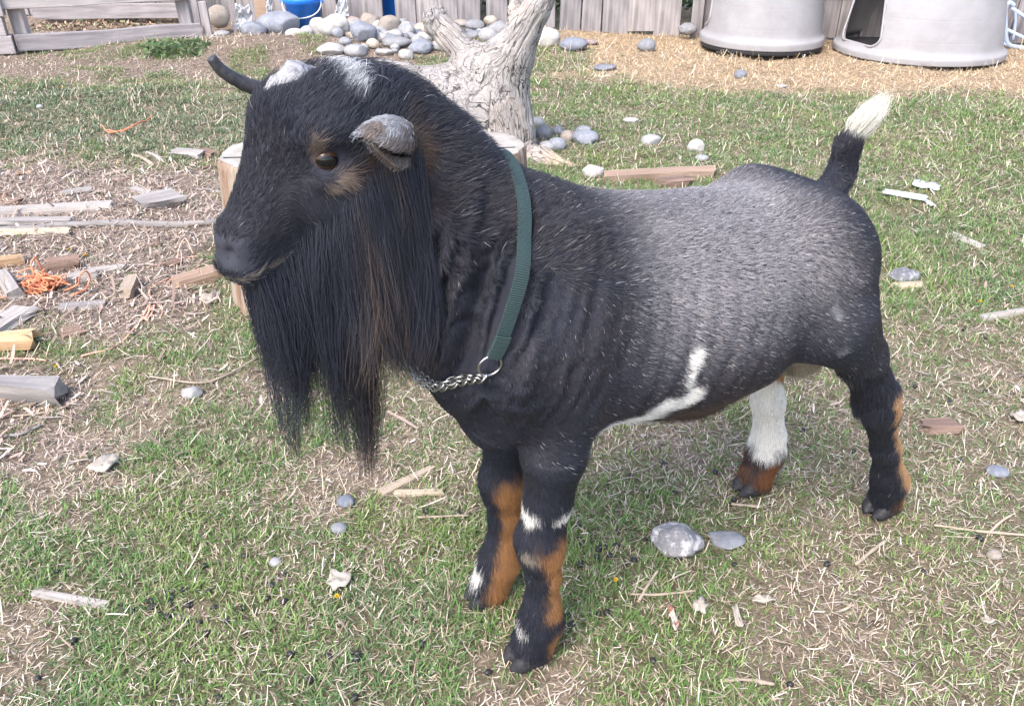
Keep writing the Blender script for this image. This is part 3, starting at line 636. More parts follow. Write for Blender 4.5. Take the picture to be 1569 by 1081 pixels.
def torus(name, c, ax, up, R, r, parent=collar, sy=1.0):
    ax = ax / np.linalg.norm(ax); up = up - (up @ ax) * ax; up /= np.linalg.norm(up); sd2 = np.cross(ax, up); a = np.linspace(0, 2 * np.pi, 29)[:-1]
    P = c + R * (np.cos(a)[:, None] * up + sy * np.sin(a)[:, None] * sd2); V, Fq = tube_np(P, r, 8, closed=True); return V, Fq
Tend = SP[-1] - SP[-3]; Tend /= np.linalg.norm(Tend); oe = SP[-1] - cc_; oe -= (oe @ Tend) * Tend; oe /= np.linalg.norm(oe)
rc = endp + Tend * .009 + oe * .003; V, Fq = torus('ring', rc, oe, Tend, .0112, .0013); mesh_np('ring', V, Fq, steel.m, collar)
Tq = SP[0] - SP[2]; Tq /= np.linalg.norm(Tq); oq = SP[0] - cc_; oq -= (oq @ Tq) * Tq; oq /= np.linalg.norm(oq); V, Fq = torus('ring', endq + Tq * .009 + oq * .003, oq, Tq, .0112, .0013); mesh_np('ring', V, Fq, steel.m, collar)
def chain(path, name, size=.0062, r=.0011):
    path = catmull(np.array(path), 12); s = np.concatenate([[0], np.cumsum(np.linalg.norm(np.diff(path, axis=0), axis=1))]); m = int(s[-1] / (size * 1.15)); parts = []
    for i in range(m):
        u = (i + .5) / m * s[-1]; p = np.array([np.interp(u, s, path[:, a]) for a in range(3)]); q = np.array([np.interp(min(u + .003, s[-1]), s, path[:, a]) for a in range(3)]) - np.array([np.interp(max(u - .003, 0), s, path[:, a]) for a in range(3)])
        q /= np.linalg.norm(q); up = np.array([0, 0, 1.]) - q[2] * q; up /= np.linalg.norm(up); sdv = np.cross(q, up); ax = (up + sdv) if i % 2 else (up - sdv)
        parts.append(torus(name, p, ax, q, size, r, sy=.62))
    V, Fq = merge(parts); mesh_np(name, V, Fq, steel.m, collar)
def front(a0, a1, off, n=9): return [ring_pt(a, off) for a in np.linspace(a0, a1, n)]
A_R = A_END - 2 * np.pi + math.radians(106) + 2 * np.pi
pA = rc + Tend * .012; pB = endq + Tq * .02
ph0 = math.atan2(pA[1], pA[0] - .01); zF = .441
def throat(dz, n, a, b): return [np.array(g_out((.01, 0, zF + (pA[2] - zF) * t * t + dz * (1 - t * t)), (math.cos(t * ph0), math.sin(t * ph0), 0))) + .006 * np.array([math.cos(t * ph0), math.sin(t * ph0), 0]) for t in np.linspace(a, b, n)]
chain([pA] + throat(0, 8, .80, -.85) + [pB], 'chain')
chain([pA + np.array([.002, 0, -.002])] + throat(-.010, 7, .80, -.70) + throat(0, 1, -.82, -.82), 'chain_loop')

# ------------------------------------------------------------------ ground
def to_px(x, y):                                           # where a ground spot falls in the photo (used to lay out the turf, straw and dirt)
    d0 = y; dz = -CAM_H; zc = y * math.cos(PITCH) + CAM_H * math.sin(PITCH); yc = y * math.sin(PITCH) - CAM_H * math.cos(PITCH)
    return 784.5 + FPX * x / zc, 540.5 - FPX * yc / zc
MND = gp(440, 78)
def gz(x, y):
    P = np.stack([x, y], -1); damp = 1 - np.exp(-(((x - .25) / .7) ** 2 + ((y - .9) / .45) ** 2))
    h = (fbm(P, 2.2, 101, 3) - .5) * .050 * damp + (fbm(P, 11, 103, 3) - .5) * .012 * (.3 + .7 * damp)
    h = h + .075 * np.exp(-(((x - MND[0]) / .75) ** 2 + ((y - MND[1]) / .28) ** 2))
    return h
def gz1(x, y): return float(gz(np.array([x]), np.array([y]))[0])
def bx(v, a0, a1, b0, b1): return sstep(a0, a1, v) * (1 - sstep(b0, b1, v))
def zones(x, y):
    """green (turf cover 0..1), straw, mulch, dirt, weed"""
    px, py = to_px(x, y); P = np.stack([x, y], -1); n1 = fbm(P, 3.2, 111, 4); n2 = fbm(P, 9.0, 113, 3); n3 = fbm(P, 1.3, 117, 3)
    ex = (n1 - .5) * 160; ey = (n2 - .5) * 60
    straw = sstep(-30, 40, px - 835 + ex * .6) * (1 - sstep(-14, 14, py - (118 + 26 * sstep(850, 1150, px)) + ey * .35)) * sstep(20, 50, py)
    strawspot = bx(px, 800, 830, 890, 920) * bx(py, 66, 76, 104, 116); straw = straw * (1 - .8 * strawspot)
    mulch = (1 - sstep(-45, 45, px - 350 + ex * .8)) * bx(py + ey * .6, 235, 275, 470, 560); mulch = np.maximum(mulch, (1 - sstep(60, 150, px + ex)) * bx(py, 540, 570, 690, 740) * .8)
    dirt = (1 - sstep(-40, 60, px - 620 + ex)) * (1 - sstep(-14, 14, py - 122 + ey * .6))
    tuft = bx(px, 20, 60, 300, 340) * bx(py + ey * .4, 66, 74, 92, 104) + bx(px, 60, 110, 250, 300) * bx(py + ey * .3, 104, 112, 150, 160) + bx(px, 345, 360, 405, 420) * bx(py, 84, 92, 116, 124) + bx(px, 455, 465, 500, 510) * bx(py, 62, 68, 88, 94)
    weed = (1 - sstep(-20, 30, px - 400 + ex * .4)) * bx(py + ey, 120, 150, 228, 262)
    n4 = fbm(P, 17, 121, 3)
    g = sstep(.355, .475, .45 * n1 + .35 * n2 + .30 * n4 - .05)
    mid = sstep(790, 860, px) * bx(py, 130, 150, 420, 520); g = np.maximum(g, mid * (.74 + .6 * (n2 - .3)))
    dry = np.clip(bx(px, 1080, 1250, 3000, 3001) * bx(py, 430, 560, 4000, 4001) * .42 + bx(px, 560, 620, 720, 800) * bx(py, 520, 560, 760, 810) * .45 + bx(px, 200, 240, 420, 470) * bx(py, 540, 560, 620, 650) * .6 + bx(px, 1080, 1180, 1330, 1400) * bx(py, 850, 900, 1000, 1060) * .4 + bx(px, 860, 900, 1130, 1180) * bx(py, 640, 660, 720, 760) * .4, 0, .75)
    lush = bx(px, 220, 250, 400, 440) * bx(py, 440, 460, 550, 570) * .5 + (1 - sstep(600, 760, px)) * sstep(680, 780, py) * .22 + bx(px, 1350, 1400, 3000, 3001) * bx(py, 330, 360, 450, 480) * .3 + bx(px, 30, 60, 330, 380) * bx(py, 580, 620, 700, 740) * .2
    g = np.clip(g * (1 - dry) + lush, 0, 1)
    g = g * (1 - .96 * straw) * (1 - .86 * mulch) * (1 - .93 * dirt); g = np.maximum(g, .85 * np.clip(tuft, 0, 1) * sstep(.3, .55, n2)); g = np.maximum(g, weed * sstep(.22, .45, n2) * .95)
    return g, straw, mulch, dirt, weed
def axis(core0, core1, step, far, grow=1.35):
    a = list(np.arange(core0, core1 + 1e-6, step)); d = step; hi = [a[-1]]; lo = [a[0]]
    while hi[-1] < far: d *= grow; hi.append(hi[-1] + d)
    d = step
    while lo[-1] > -far: d *= grow; lo.append(lo[-1] - d)
    return np.array(lo[::-1][:-1] + a + hi[1:])
gx_, gy_ = axis(-3.6, 3.6, .016, 150), axis(.25, 5.9, .016, 150)
XX, YY = np.meshgrid(gx_, gy_, indexing='ij'); ZZ = gz(XX, YY); nxg, nyg = XX.shape
g_, st_, mu_, di_, we_ = zones(XX.ravel(), YY.ravel())
base = np.tile(np.array([.30, .235, .180]), (XX.size, 1))
def lerp(c, m, col): return c * (1 - m[:, None]) + np.array(col) * m[:, None]
base = lerp(base, st_, (.42, .315, .21)); base = lerp(base, mu_, (.31, .245, .205)); base = lerp(base, di_ * .9, (.255, .20, .165)); base = lerp(base, g_ * .75, (.16, .155, .085))
idx = np.arange(nxg * nyg).reshape(nxg, nyg)
quads = np.stack([idx[:-1, :-1], idx[1:, :-1], idx[1:, 1:], idx[:-1, 1:]], -1).reshape(-1, 4)
gm = MatB('soil', .95, .1); gc = gm.n('Attribute', attribute_name='Col').outputs['Color']; co = gm.coord()
na = gm.noise(co, 46, 8, .7); nb = gm.noise(co, 210, 5, .7); nc = gm.noise(co, 8, 4, .6)
c1 = gm.mix(1.0, gc, gm.ramp(na, [(.28, (.45, .42, .40)), (.5, (1, 1, 1)), (.75, (1.55, 1.5, 1.45))]), 'MULTIPLY')
c2 = gm.mix(.8, c1, gm.ramp(nb, [(.3, (.55, .52, .5)), (.52, (1, 1, 1)), (.72, (1.6, 1.55, 1.5))]), 'MULTIPLY')
gm.base(gm.mix(.6, c2, gm.ramp(nc, [(.3, (.8, .78, .76)), (.7, (1.15, 1.14, 1.12))]), 'MULTIPLY'))
hb_ = gm.n('Math', operation='ADD'); gm.l(na, hb_.inputs[0]); gm.l(nb, hb_.inputs[1]); gm.bump(hb_.outputs[0], .9, .012)
ground = mesh_np('ground', np.stack([XX.ravel(), YY.ravel(), ZZ.ravel()], -1), quads, gm.m, None, True, base); tag(ground, kind='structure')

# ---- turf, thatch, straw and bark litter: too many to count
def spots(n, d0, pw, ymax=6.0, seed=1, y0=.36):
    """random ground spots, thinning with distance beyond d0"""
    r = np.random.default_rng(seed); y = r.uniform(y0, ymax, n * 6); xw = .80 * (y * .86 + .45) + .12; x = r.uniform(-1, 1, n * 6) * xw
    p = xw * np.minimum(1, (d0 / np.hypot(x, y)) ** pw); k = r.random(n * 6) < p / p.max(); x, y = x[k], y[k]
    return x[:n], y[:n], r
def blades(name, root, az, length, width, lean, curl, color, mat, segs=3, flat=False):
    n = len(root); t = np.linspace(0, 1, segs + 1); dirh = np.stack([np.cos(az), np.sin(az), 0 * az], -1); side = np.stack([-np.sin(az), np.cos(az), 0 * az], -1)
    ang = lean[:, None] + curl[:, None] * t[None]; dl = length[:, None] / segs; ox = np.concatenate([np.zeros((n, 1)), np.cumsum(np.sin((ang[:, 1:] + ang[:, :-1]) / 2) * dl, 1)], 1); oz = np.concatenate([np.zeros((n, 1)), np.cumsum(np.cos((ang[:, 1:] + ang[:, :-1]) / 2) * dl, 1)], 1)
    C = root[:, None] + dirh[:, None] * ox[..., None] + np.array([0, 0, 1.]) * oz[..., None]
    wv = (1 - t ** 2.2 * .97)[None] * width[:, None] / 2 if not flat else np.tile(np.where((t == 0) | (t == 1), .6, 1.0)[None], (n, 1)) * width[:, None] / 2
    V = np.stack([C - side[:, None] * wv[..., None], C + side[:, None] * wv[..., None]], 2).reshape(n, -1, 3); k = 2 * (segs + 1)
    q = np.array([[2 * i, 2 * i + 1, 2 * i + 3, 2 * i + 2] for i in range(segs)]); Q = (np.arange(n)[:, None, None] * k + q[None]).reshape(-1, 4)
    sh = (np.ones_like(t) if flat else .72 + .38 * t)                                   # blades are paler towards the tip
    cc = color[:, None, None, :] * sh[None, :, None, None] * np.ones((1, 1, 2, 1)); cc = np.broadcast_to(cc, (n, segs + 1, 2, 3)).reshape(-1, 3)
    return mesh_np(name, V.reshape(-1, 3), Q, mat, None, True, cc)
tm = MatB('grass_blade', .55, .25); ta = tm.n('Attribute', attribute_name='Col').outputs['Color']; tm.base(ta)
tr = tm.n('BsdfTranslucent'); tm.l(ta, tr.inputs[0]); mx = tm.n('MixShader'); mx.inputs[0].default_value = .32; tm.l(tm.b.outputs[0], mx.inputs[1]); tm.l(tr.outputs[0], mx.inputs[2]); tm.l(mx.outputs[0], tm.t.nodes['Material Output'].inputs[0])
sm = MatB('dry_straw', .7, .25); sm.base(sm.n('Attribute', attribute_name='Col').outputs['Color'])

def avoid(x, y):                                           # keep turf off the hooves and out of the solid things
    k = np.ones(len(x), bool)
    for cx, cy, cr in SOLID: k &= (x - cx) ** 2 + (y - cy) ** 2 > cr * cr
    return k
SOLID = []
HOOF_W = [g2w(np.array(p)) for p in ((-.005, .057, 0), (0, -.059, 0), (-.622, .060, 0), (-.487, -.081, 0))]
SOLID += [(p[0], p[1], .020) for p in HOOF_W]
def grass():
    x, y, r = spots(74000, 1.1, 1.15, seed=201); g, st, mu, di, we = zones(x, y); k = (r.random(len(x)) < g ** 1.15) & avoid(x, y); x, y, g, we = x[k], y[k], g[k], we[k]
    nb = r.integers(5, 12, len(x)); ti = np.repeat(np.arange(len(x)), nb); n = len(ti); D = np.hypot(x, y)[ti]; lod = np.clip(D / 1.4, 1, 3.2) ** .55
    sp = r.normal(0, 1, (n, 2)) * (.0075 * lod)[:, None]; rx, ry = x[ti] + sp[:, 0], y[ti] + sp[:, 1]
    az = np.arctan2(sp[:, 1], sp[:, 0]) + r.normal(0, .7, n); tall = (.6 + .8 * fbm(np.stack([rx, ry], -1), 6, 131, 3))
    L = r.uniform(.006, .019, n) * tall * (.75 + .5 * g[ti]) * np.minimum(lod, 1.25); lean = np.abs(r.normal(.55, .45, n)); curl = r.normal(.9, .6, n)
    W = r.uniform(.0011, .0023, n) * lod; W = np.where(we[ti] > .4, W * 1.5, W); hue = fbm(np.stack([rx, ry], -1), 5, 133, 3)[:, None] + r.normal(0, .10, (n, 1))
    c = np.clip(hue, 0, 1); yel, mid, blu = np.array([.270, .345, .110]), np.array([.175, .290, .090]), np.array([.150, .245, .125])
    col = np.where(c < .5, blu * (1 - 2 * c) + mid * 2 * c, mid * (2 - 2 * c) + yel * (2 * c - 1)); wk = (we[ti] * .75)[:, None]; col = col * (1 - wk) + np.array([.145, .185, .125]) * wk
    dead = r.random(n) < .15 + .15 * (1 - g[ti]); col[dead] = np.array([.42, .36, .25]) * r.uniform(.6, 1.2, (dead.sum(), 1)); col *= r.uniform(.7, 1.35, (n, 1))
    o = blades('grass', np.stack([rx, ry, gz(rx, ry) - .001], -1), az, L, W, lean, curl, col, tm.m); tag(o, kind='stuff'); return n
def litter():
    x, y, r = spots(270000, 1.1, 1.05, seed=211); g, st, mu, di, we = zones(x, y); k = (r.random(len(x)) < np.clip(.97 - .30 * g - .35 * di, .12, 1)) & avoid(x, y); x, y = x[k], y[k]; g, st, mu, di = g[k], st[k], mu[k], di[k]; n = len(x)
    lod = np.clip(np.hypot(x, y) / 1.4, 1, 3.2) ** .6; L = r.gamma(1.6, .0055, n) * lod * (1 + .25 * st) + .004; W = r.uniform(.0006, .0016, n) * lod * (1 + .5 * mu)
    z = gz(x, y) + r.uniform(.0005, .006, n); pal = np.array([[.58, .48, .37], [.48, .38, .28], [.38, .29, .215], [.66, .585, .49], [.27, .20, .155], [.52, .45, .39]])
    pi = r.choice(6, n, p=[.24, .24, .18, .14, .10, .10]); col = pal[pi] * r.uniform(.7, 1.15, (n, 1)); sm_ = r.random(n) < mu * .6; col[sm_] = np.array([.34, .265, .225]) * r.uniform(.5, 1.8, (sm_.sum(), 1)); ss = r.random(n) < st * .75; col[ss] = np.array([.60, .455, .28]) * r.uniform(.6, 1.2, (ss.sum(), 1))
    o = blades('straw_litter', np.stack([x, y, z], -1), r.uniform(0, 6.28, n), L, W, r.normal(1.45, .20, n), r.normal(0, .8, n), col, sm.m, 2, True); tag(o, kind='stuff')
def stalks():
    x, y, r = spots(7000, 1.6, .6, seed=221, ymax=5.0); g, st, mu, di, we = zones(x, y); k = (r.random(len(x)) < .35 + .45 * (y > 1.9) * (x > 0) - .3 * di) & avoid(x, y); x, y = x[k], y[k]; n = len(x); lod = np.clip(np.hypot(x, y) / 1.6, 1, 3) ** .5
    o = blades('hay_stalks', np.stack([x, y, gz(x, y) + r.uniform(.004, .014, n)], -1), r.uniform(0, 6.28, n), r.gamma(2.4, .010, n) * lod, r.uniform(.0009, .0024, n) * lod, r.normal(1.45, .18, n), r.normal(0, 1.0, n), np.array([.60, .53, .42]) * r.uniform(.65, 1.15, (n, 1)), sm.m, 4, True); tag(o, kind='stuff')
def chips():
    x, y, r = spots(34000, 1.8, .6, seed=231, y0=1.1, ymax=4.9); g, st, mu, di, we = zones(x, y); k = (r.random(len(x)) < .95 * mu + .05) & avoid(x, y); x, y = x[k], y[k]; n = len(x); pal = np.array([[.25, .185, .15], [.40, .32, .27], [.50, .43, .375], [.17, .125, .105], [.33, .245, .20]])
    o = blades('bark_litter', np.stack([x, y, gz(x, y) + r.uniform(.001, .012, n)], -1), r.uniform(0, 6.28, n), r.gamma(2.0, .0085, n) + .005, r.uniform(.002, .008, n), r.normal(1.42, .22, n), r.normal(0, .3, n), pal[r.choice(5, n)] * r.uniform(.7, 1.3, (n, 1)), sm.m, 2, True); tag(o, kind='stuff')

# ------------------------------------------------------------------ materials of the yard
def wood(name, dark, light, scale=1.0, bump=.6, axis='X', rough=.85):
    m = MatB(name, rough, .2); s = {'X': (3, 40, 40), 'Y': (40, 3, 40), 'Z': (40, 40, 3)}[axis]; co = m.coord(tuple(v * scale for v in s)); n1 = m.noise(co, 1.0, 6, .65, .6); n2 = m.noise(m.coord((6, 6, 6)), 1.2, 4)
    c = m.ramp(n1, [(.25, dark), (.62, light)]); c = m.mix(.5, c, m.ramp(n2, [(.3, (.7, .7, .72)), (.7, (1.15, 1.12, 1.1))]), 'MULTIPLY')
    tone = m.ramp(m.objrand(), [(0, (.78, .78, .80)), (1, (1.18, 1.15, 1.12))]); m.base(m.mix(1.0, c, tone, 'MULTIPLY')); m.bump(n1, bump, .004); return m.m
W_FENCE = wood('weathered_board', (.155, .145, .145), (.33, .31, .315), 1, .5, 'Z')
W_PEN = wood('weathered_rail', (.21, .19, .19), (.43, .40, .40), 1, .5, 'X')
W_GREY = wood('grey_driftwood', (.20, .18, .168), (.385, .36, .335), 1.2, .7, 'X')
W_PALE = wood('fresh_split_wood', (.30, .235, .17), (.46, .385, .30), 1.2, .7, 'X')
W_TAN = wood('tan_split_wood', (.27, .165, .09), (.52, .36, .22), 1.2, .7, 'X')
W_BROWN = wood('brown_bark', (.10, .065, .05), (.27, .19, .15), 1.5, 1.0, 'X')
W_RED = wood('reddish_board', (.25, .165, .115), (.44, .325, .245), 1, .5, 'X')
def stone(name, dark, light, speck=None, sc=1.0):
    m = MatB(name, .85, .25); co = m.coord(); n1 = m.noise(co, 9 * sc, 6, .65); n2 = m.noise(co, 90 * sc, 4, .7); c = m.ramp(n1, [(.3, dark), (.7, light)])
    c = m.mix(.7, c, m.ramp(n2, [(.3, (.72, .72, .72)), (.55, (1, 1, 1)), (.75, (1.25, 1.25, 1.25))]), 'MULTIPLY')
    if speck: c = m.mix(m.ramp(m.noise(co, 22 * sc, 6, .75), [(.50, (0, 0, 0)), (.60, (1, 1, 1))]), c, speck)
    m.base(m.mix(1.0, c, m.ramp(m.objrand(), [(0, (.62, .64, .68)), (.5, (1, .98, .96)), (1, (1.22, 1.18, 1.12))]), 'MULTIPLY')); m.bump(n1, .35, .01); return m.m
ST = {'grey': stone('grey_stone', (.20, .205, .22), (.34, .34, .355)), 'blue': stone('blue_grey_stone', (.155, .17, .205), (.255, .27, .31)), 'tan': stone('tan_stone', (.32, .265, .215), (.47, .41, .35)), 'pale': stone('pale_stone', (.29, .28, .27), (.43, .415, .405)),
      'white': stone('white_rough_stone', (.34, .33, .315), (.54, .53, .515), (.36, .345, .33)), 'speck': stone('speckled_stone', (.13, .13, .14), (.25, .245, .26), (.42, .41, .42), 2.6), 'red': stone('reddish_stone', (.26, .20, .185), (.37, .30, .28))}
def rock(px, py, wpx, hpx, mat, label, group=None, rough=.12, name='rock', ymax=None, depth=.8, sink=.12, ang=0.0, cut=None):
    """a stone whose foot stands where the photo shows it; wpx/hpx its width and height there"""
    foot = gp(px, py + hpx / 2 - hpx * .08); c = None
    if ymax is not None and foot[1] > ymax: foot = at_y(px, py + hpx / 2 - hpx * .08, ymax)
    k = pxm(foot) * (1.12 if group == pile else 1.0); wd = wpx * k; hh = hpx * k * (1.0 if hpx / wpx > .45 else .92); dp = wd * depth
    s = random.randrange(10 ** 6); bm = bmesh.new(); bmesh.ops.create_icosphere(bm, subdivisions=4 if wpx > 22 else 3, radius=1.0)
    V = np.array([v.co[:] for v in bm.verts]); F_ = np.array([[v.index for v in f.verts] for f in bm.faces]); bm.free(); o3 = np.array([s % 97, s % 89, s % 83]) * 1.7
    rr = 1 + rough * 2.2 * (fbm(V + o3, 1.1, s % 50, 3) - .5) + rough * .8 * (fbm(V + o3, 3.2, s % 51, 3) - .5); V = V * rr[:, None]
    rp = np.random.default_rng(s)
    for _ in range(5 if rough > .15 else 3):                # flattened facets
        d = rp.normal(0, 1, 3); d /= np.linalg.norm(d); lim = rp.uniform(.70, .92); ex_ = V @ d - lim; V = V - np.maximum(ex_, 0)[:, None] * d * .85
    V = (V - (V.max(0) + V.min(0)) / 2) / ((V.max(0) - V.min(0)) / 2); V = V * np.array([wd, dp, hh]) / 2
    if ang: V = V @ np.array(Ry(ang)).T
    o = mesh_np(name, V, F_, ST[mat]); o.location = (foot[0], foot[1] + dp * .30, foot[2] + hh * (.5 - sink) + (gz1(foot[0], foot[1]) if foot[2] < .01 else 0)); SOLID.append((foot[0], foot[1] + dp * .3, wd * .42))
    tag(o, label, 'rock', group); return o

# ------------------------------------------------------------------ plank fence along the back
FA, FB = np.array([-2.6, 6.02]), np.array([1.05, 5.34]); fd = (FB - FA) / np.linalg.norm(FB - FA); fnrm = np.array([fd[1], -fd[0]]); frot = math.atan2(fd[1], fd[0])
def fence_x(px, py=30):                                    # distance along the fence of what the photo shows at px
    d = ray(px, py); A_ = np.array([[d[0], -fd[0]], [d[1], -fd[1]]]); t, s = np.linalg.solve(A_, FA - CAMP[:2]); return s
fence = empty('fence', (FA[0], FA[1], 0), (0, 0, frot)); tag(fence, 'weathered grey plank fence along the back of the yard', 'fence')
edges = [(300, 334), (336, 366), (368, 399), (419, 440), (442, 466), (468, 495), (497, 518), (533, 556), (556, 588), (607, 637), (638, 671), (672, 699), (702, 737), (746, 777), (781, 812), (814, 848), (862, 893), (894, 922), (923, 961), (963, 1001), (1003, 1040)]
def board(s0, s1, z0, z1, tilt=0.0, off=0.0, mat=None):
    bm = bmesh.new(); wd = s1 - s0
    bmesh.ops.create_grid(bm, x_segments=3, y_segments=14, size=.5); bm.free(); bm = bmesh.new()
    box_bm(bm, (0, 0, 0), (wd, .018, z1 - z0)); bmesh.ops.subdivide_edges(bm, edges=[e for e in bm.edges if abs((e.verts[0].co - e.verts[1].co).z) > .3], cuts=14)
    sd_ = random.random() * 50
    for v in bm.verts:
        q = np.array([[v.co.x * 3 + sd_, 0, v.co.z]]); v.co.x += (float(vnoise(q, 3.0, 5)[0]) - .5) * .008; v.co.y += (float(vnoise(q, 2.0, 7)[0]) - .5) * .008
        if v.co.z < -(z1 - z0) / 2 + .01: v.co.z += (float(vnoise(np.array([[v.co.x * 40, sd_, 0]]), 1.0, 9)[0]) - .4) * .02
    o = from_bm('board', bm, mat or W_FENCE, fence, False); o.location = ((s0 + s1) / 2, off, (z0 + z1) / 2); o.rotation_euler = (random.uniform(-.008, .008), tilt, random.uniform(-.03, .03)); return o
for a, b in edges:
    s0, s1 = fence_x(a), fence_x(b); board(s0 - .002, s1 + .002, random.uniform(-.03, .02), 1.5 + random.uniform(-.03, .03), random.uniform(-.012, .012) + (.03 if a == 862 else 0), random.uniform(-.006, .006))
s_end = fence_x(300)
while s_end > -.9: w_ = random.uniform(.12, .15); board(s_end - w_, s_end - .01, 0, 1.5, random.uniform(-.01, .01)); s_end -= w_
s_end = fence_x(1062); 
while s_end < 7.4: w_ = random.uniform(.125, .155); board(s_end, s_end + w_ - random.uniform(.002, .014), random.uniform(-.02, .02), 1.5 + random.uniform(-.03, .03), random.uniform(-.012, .012)); s_end += w_
for zz in (.36, 1.25):
    bm = bmesh.new(); box_bm(bm, (3.3, .033, zz), (8.6, .04, .085), bev=.003); from_bm('rail', bm, W_FENCE, fence, False)
bm = bmesh.new(); box_bm(bm, ((fence_x(1240) + fence_x(1290)) / 2, -.022, .30), (.75, .022, .09), bev=.003); from_bm('rail', bm, W_FENCE, fence, False)
for q, mm in ((407, W_RED), (1068, W_FENCE)):
    bm = bmesh.new(); box_bm(bm, (fence_x(q), .0, .74), (.085 if q < 500 else .07, .085, 1.56), bev=.006); from_bm('post', bm, mm, fence, False)
# hedge and blue drum behind it, seen only through the gaps
def leaves(name, c, size, n, lw, cols, mat, seed, parent=None):
    r = np.random.default_rng(seed); P = r.uniform(-1, 1, (n, 3)); P = P * np.array(size) + np.array(c); keep = fbm(P, 4, seed, 3) > .42; P = P[keep]; m = len(P); az = r.uniform(0, 6.28, m); u = np.stack([np.cos(az), np.sin(az), r.normal(0, .6, m)], -1); u /= np.linalg.norm(u, axis=1, keepdims=True)
    v = np.cross(u, r.normal(0, 1, (m, 3))); v /= np.linalg.norm(v, axis=1, keepdims=True); L = r.uniform(.6, 1.3, m)[:, None] * lw; V = np.stack([P - u * L, P + v * L * .4, P + u * L, P - v * L * .4], 1).reshape(-1, 3)
    col = np.repeat(np.array(cols)[r.choice(len(cols), m)] * r.uniform(.7, 1.3, (m, 1)), 4, 0); return mesh_np(name, V, np.arange(4 * m).reshape(-1, 4), mat, parent, True, col)
hc0 = (FA + FB) / 2 - fnrm * .95
hedge = leaves('hedge', (0, 0, .8), (2.9, .35, .8), 14000, .035, [(.05, .09, .035), (.08, .13, .05), (.04, .075, .04)], tm.m, 301); hedge.location = (hc0[0], hc0[1], 0); hedge.rotation_euler = (0, 0, frot); tag(hedge, 'green hedge glimpsed through the gaps between the fence boards', 'hedge')
hedge['kind'] = 'thing'
plb = MatB('blue_plastic', .35, .4); plb.base(plb.mix(plb.noise(plb.coord((1, 1, 1)), 14, 4), (.014, .15, .60), (.026, .22, .76)))
wpl = MatB('white_plastic', .5, .35); wn = wpl.noise(wpl.coord(), 25, 5); wpl.base(wpl.ramp(wn, [(.3, (.44, .44, .45)), (.7, (.60, .60, .60))])); wpl.bump(wn, .4, .01)
sp_ = FA + fd * fence_x(598) - fnrm * .42
drum = empty('drum', (sp_[0], sp_[1], 0)); tag(drum, 'blue plastic drum standing behind the gap in the fence boards', 'drum')
prof = [(0, 0), (.24, 0), (.255, .02), (.255, .28), (.268, .30), (.268, .33), (.255, .35), (.255, .60), (.268, .62), (.268, .65), (.255, .67), (.255, .86), (.24, .90), (0, .90)]
def lathe(prof, n=48):
    th = np.linspace(0, 2 * np.pi, n, endpoint=False); m = len(prof); V = np.array([[r_ * np.cos(t), r_ * np.sin(t), z_] for r_, z_ in prof for t in th]); i = np.arange(m - 1)[:, None] * n; j = np.arange(n)[None]
    return V, [np.stack([i + j, i + (j + 1) % n, i + n + (j + 1) % n, i + n + j], -1).reshape(-1, 4)]
V, Fq = lathe(prof); mesh_np('barrel_wall', V, Fq, plb.m, drum)
for zz in (.23, .27): V, Fq = lathe([(.256, zz), (.262, zz + .003), (.256, zz + .008)]); mesh_np('band', V, Fq, wpl.m, drum)

# ------------------------------------------------------------------ blue bucket
bp = gp(469, 46); bp = at_y(469, 45, 5.50); kb = pxm(bp); bucket = empty('bucket', (bp[0], bp[1], bp[2] - .02)); tag(bucket, 'bright blue plastic bucket with white wire handle among the rocks', 'bucket')
bh = .205; br = 27.5 * kb
V, Fq = lathe([(0, .004), (br * .80, .004), (br * .82, .0), (br * .985, bh - .03), (br * 1.03, bh - .03), (br * 1.035, bh - .010), (br * 1.06, bh), (br * 1.02, bh + .003), (br * .985, bh - .006), (br * .80, .012), (0, .012)], 64); mesh_np('tub', V, Fq, plb.m, bucket)
a = np.linspace(0, np.pi, 40); hnd = np.stack([br * 1.06 * np.cos(a), -.03 - br * .62 * np.sin(a), bh - .02 - .085 * np.sin(a) ** .8], -1); V, Fq = tube_np(hnd, .0042, 8); mesh_np('handle', V, Fq, wpl.m, bucket)
for sg in (1, -1): V, Fq = tube_np(np.array([[sg * br * .99, -.015, bh - .02], [sg * br * 1.09, -.03, bh - .02]]), .011, 12); mesh_np('handle_lug', V, Fq, plb.m, bucket)

# ------------------------------------------------------------------ white rags caught at the fence
def rag(px, py, wpx, hpx, Y, label, seed, mat=None):
    c = at_y(px, py, Y); k = pxm(c); r = np.random.default_rng(seed); n = 26; u, v = np.meshgrid(np.linspace(-1, 1, n), np.linspace(-1, 1, n), indexing='ij'); P = np.stack([u, v], -1).reshape(-1, 2)
    d = fbm(P + seed, 1.6, seed, 4); e = fbm(P + seed * 2, 2.2, seed + 1, 3); ed = .75 + .5 * fbm(P * .8 + 9, 2, seed + 3, 3)
    V = np.stack([P[:, 0] * wpx * k / 2 * ed * (1 - .25 * P[:, 1]), -.02 + (d - .5) * .16 - .03 * (1 - P[:, 1]), P[:, 1] * hpx * k / 2 * ed + (e - .5) * .05], -1); idx = np.arange(n * n).reshape(n, n)
    o = mesh_np('rag', V, np.stack([idx[:-1, :-1], idx[1:, :-1], idx[1:, 1:], idx[:-1, 1:]], -1).reshape(-1, 4), mat or wpl.m); o.location = c; md = o.modifiers.new('thick', 'SOLIDIFY'); md.thickness = .003; tag(o, label, 'rag')
rag(376, 26, 24, 36, 5.60, 'crumpled white plastic bag between the boulders at the fence foot', 5)
rag(415, 8, 8, 20, 5.62, 'narrow strip of white plastic beside the reddish fence post', 9)
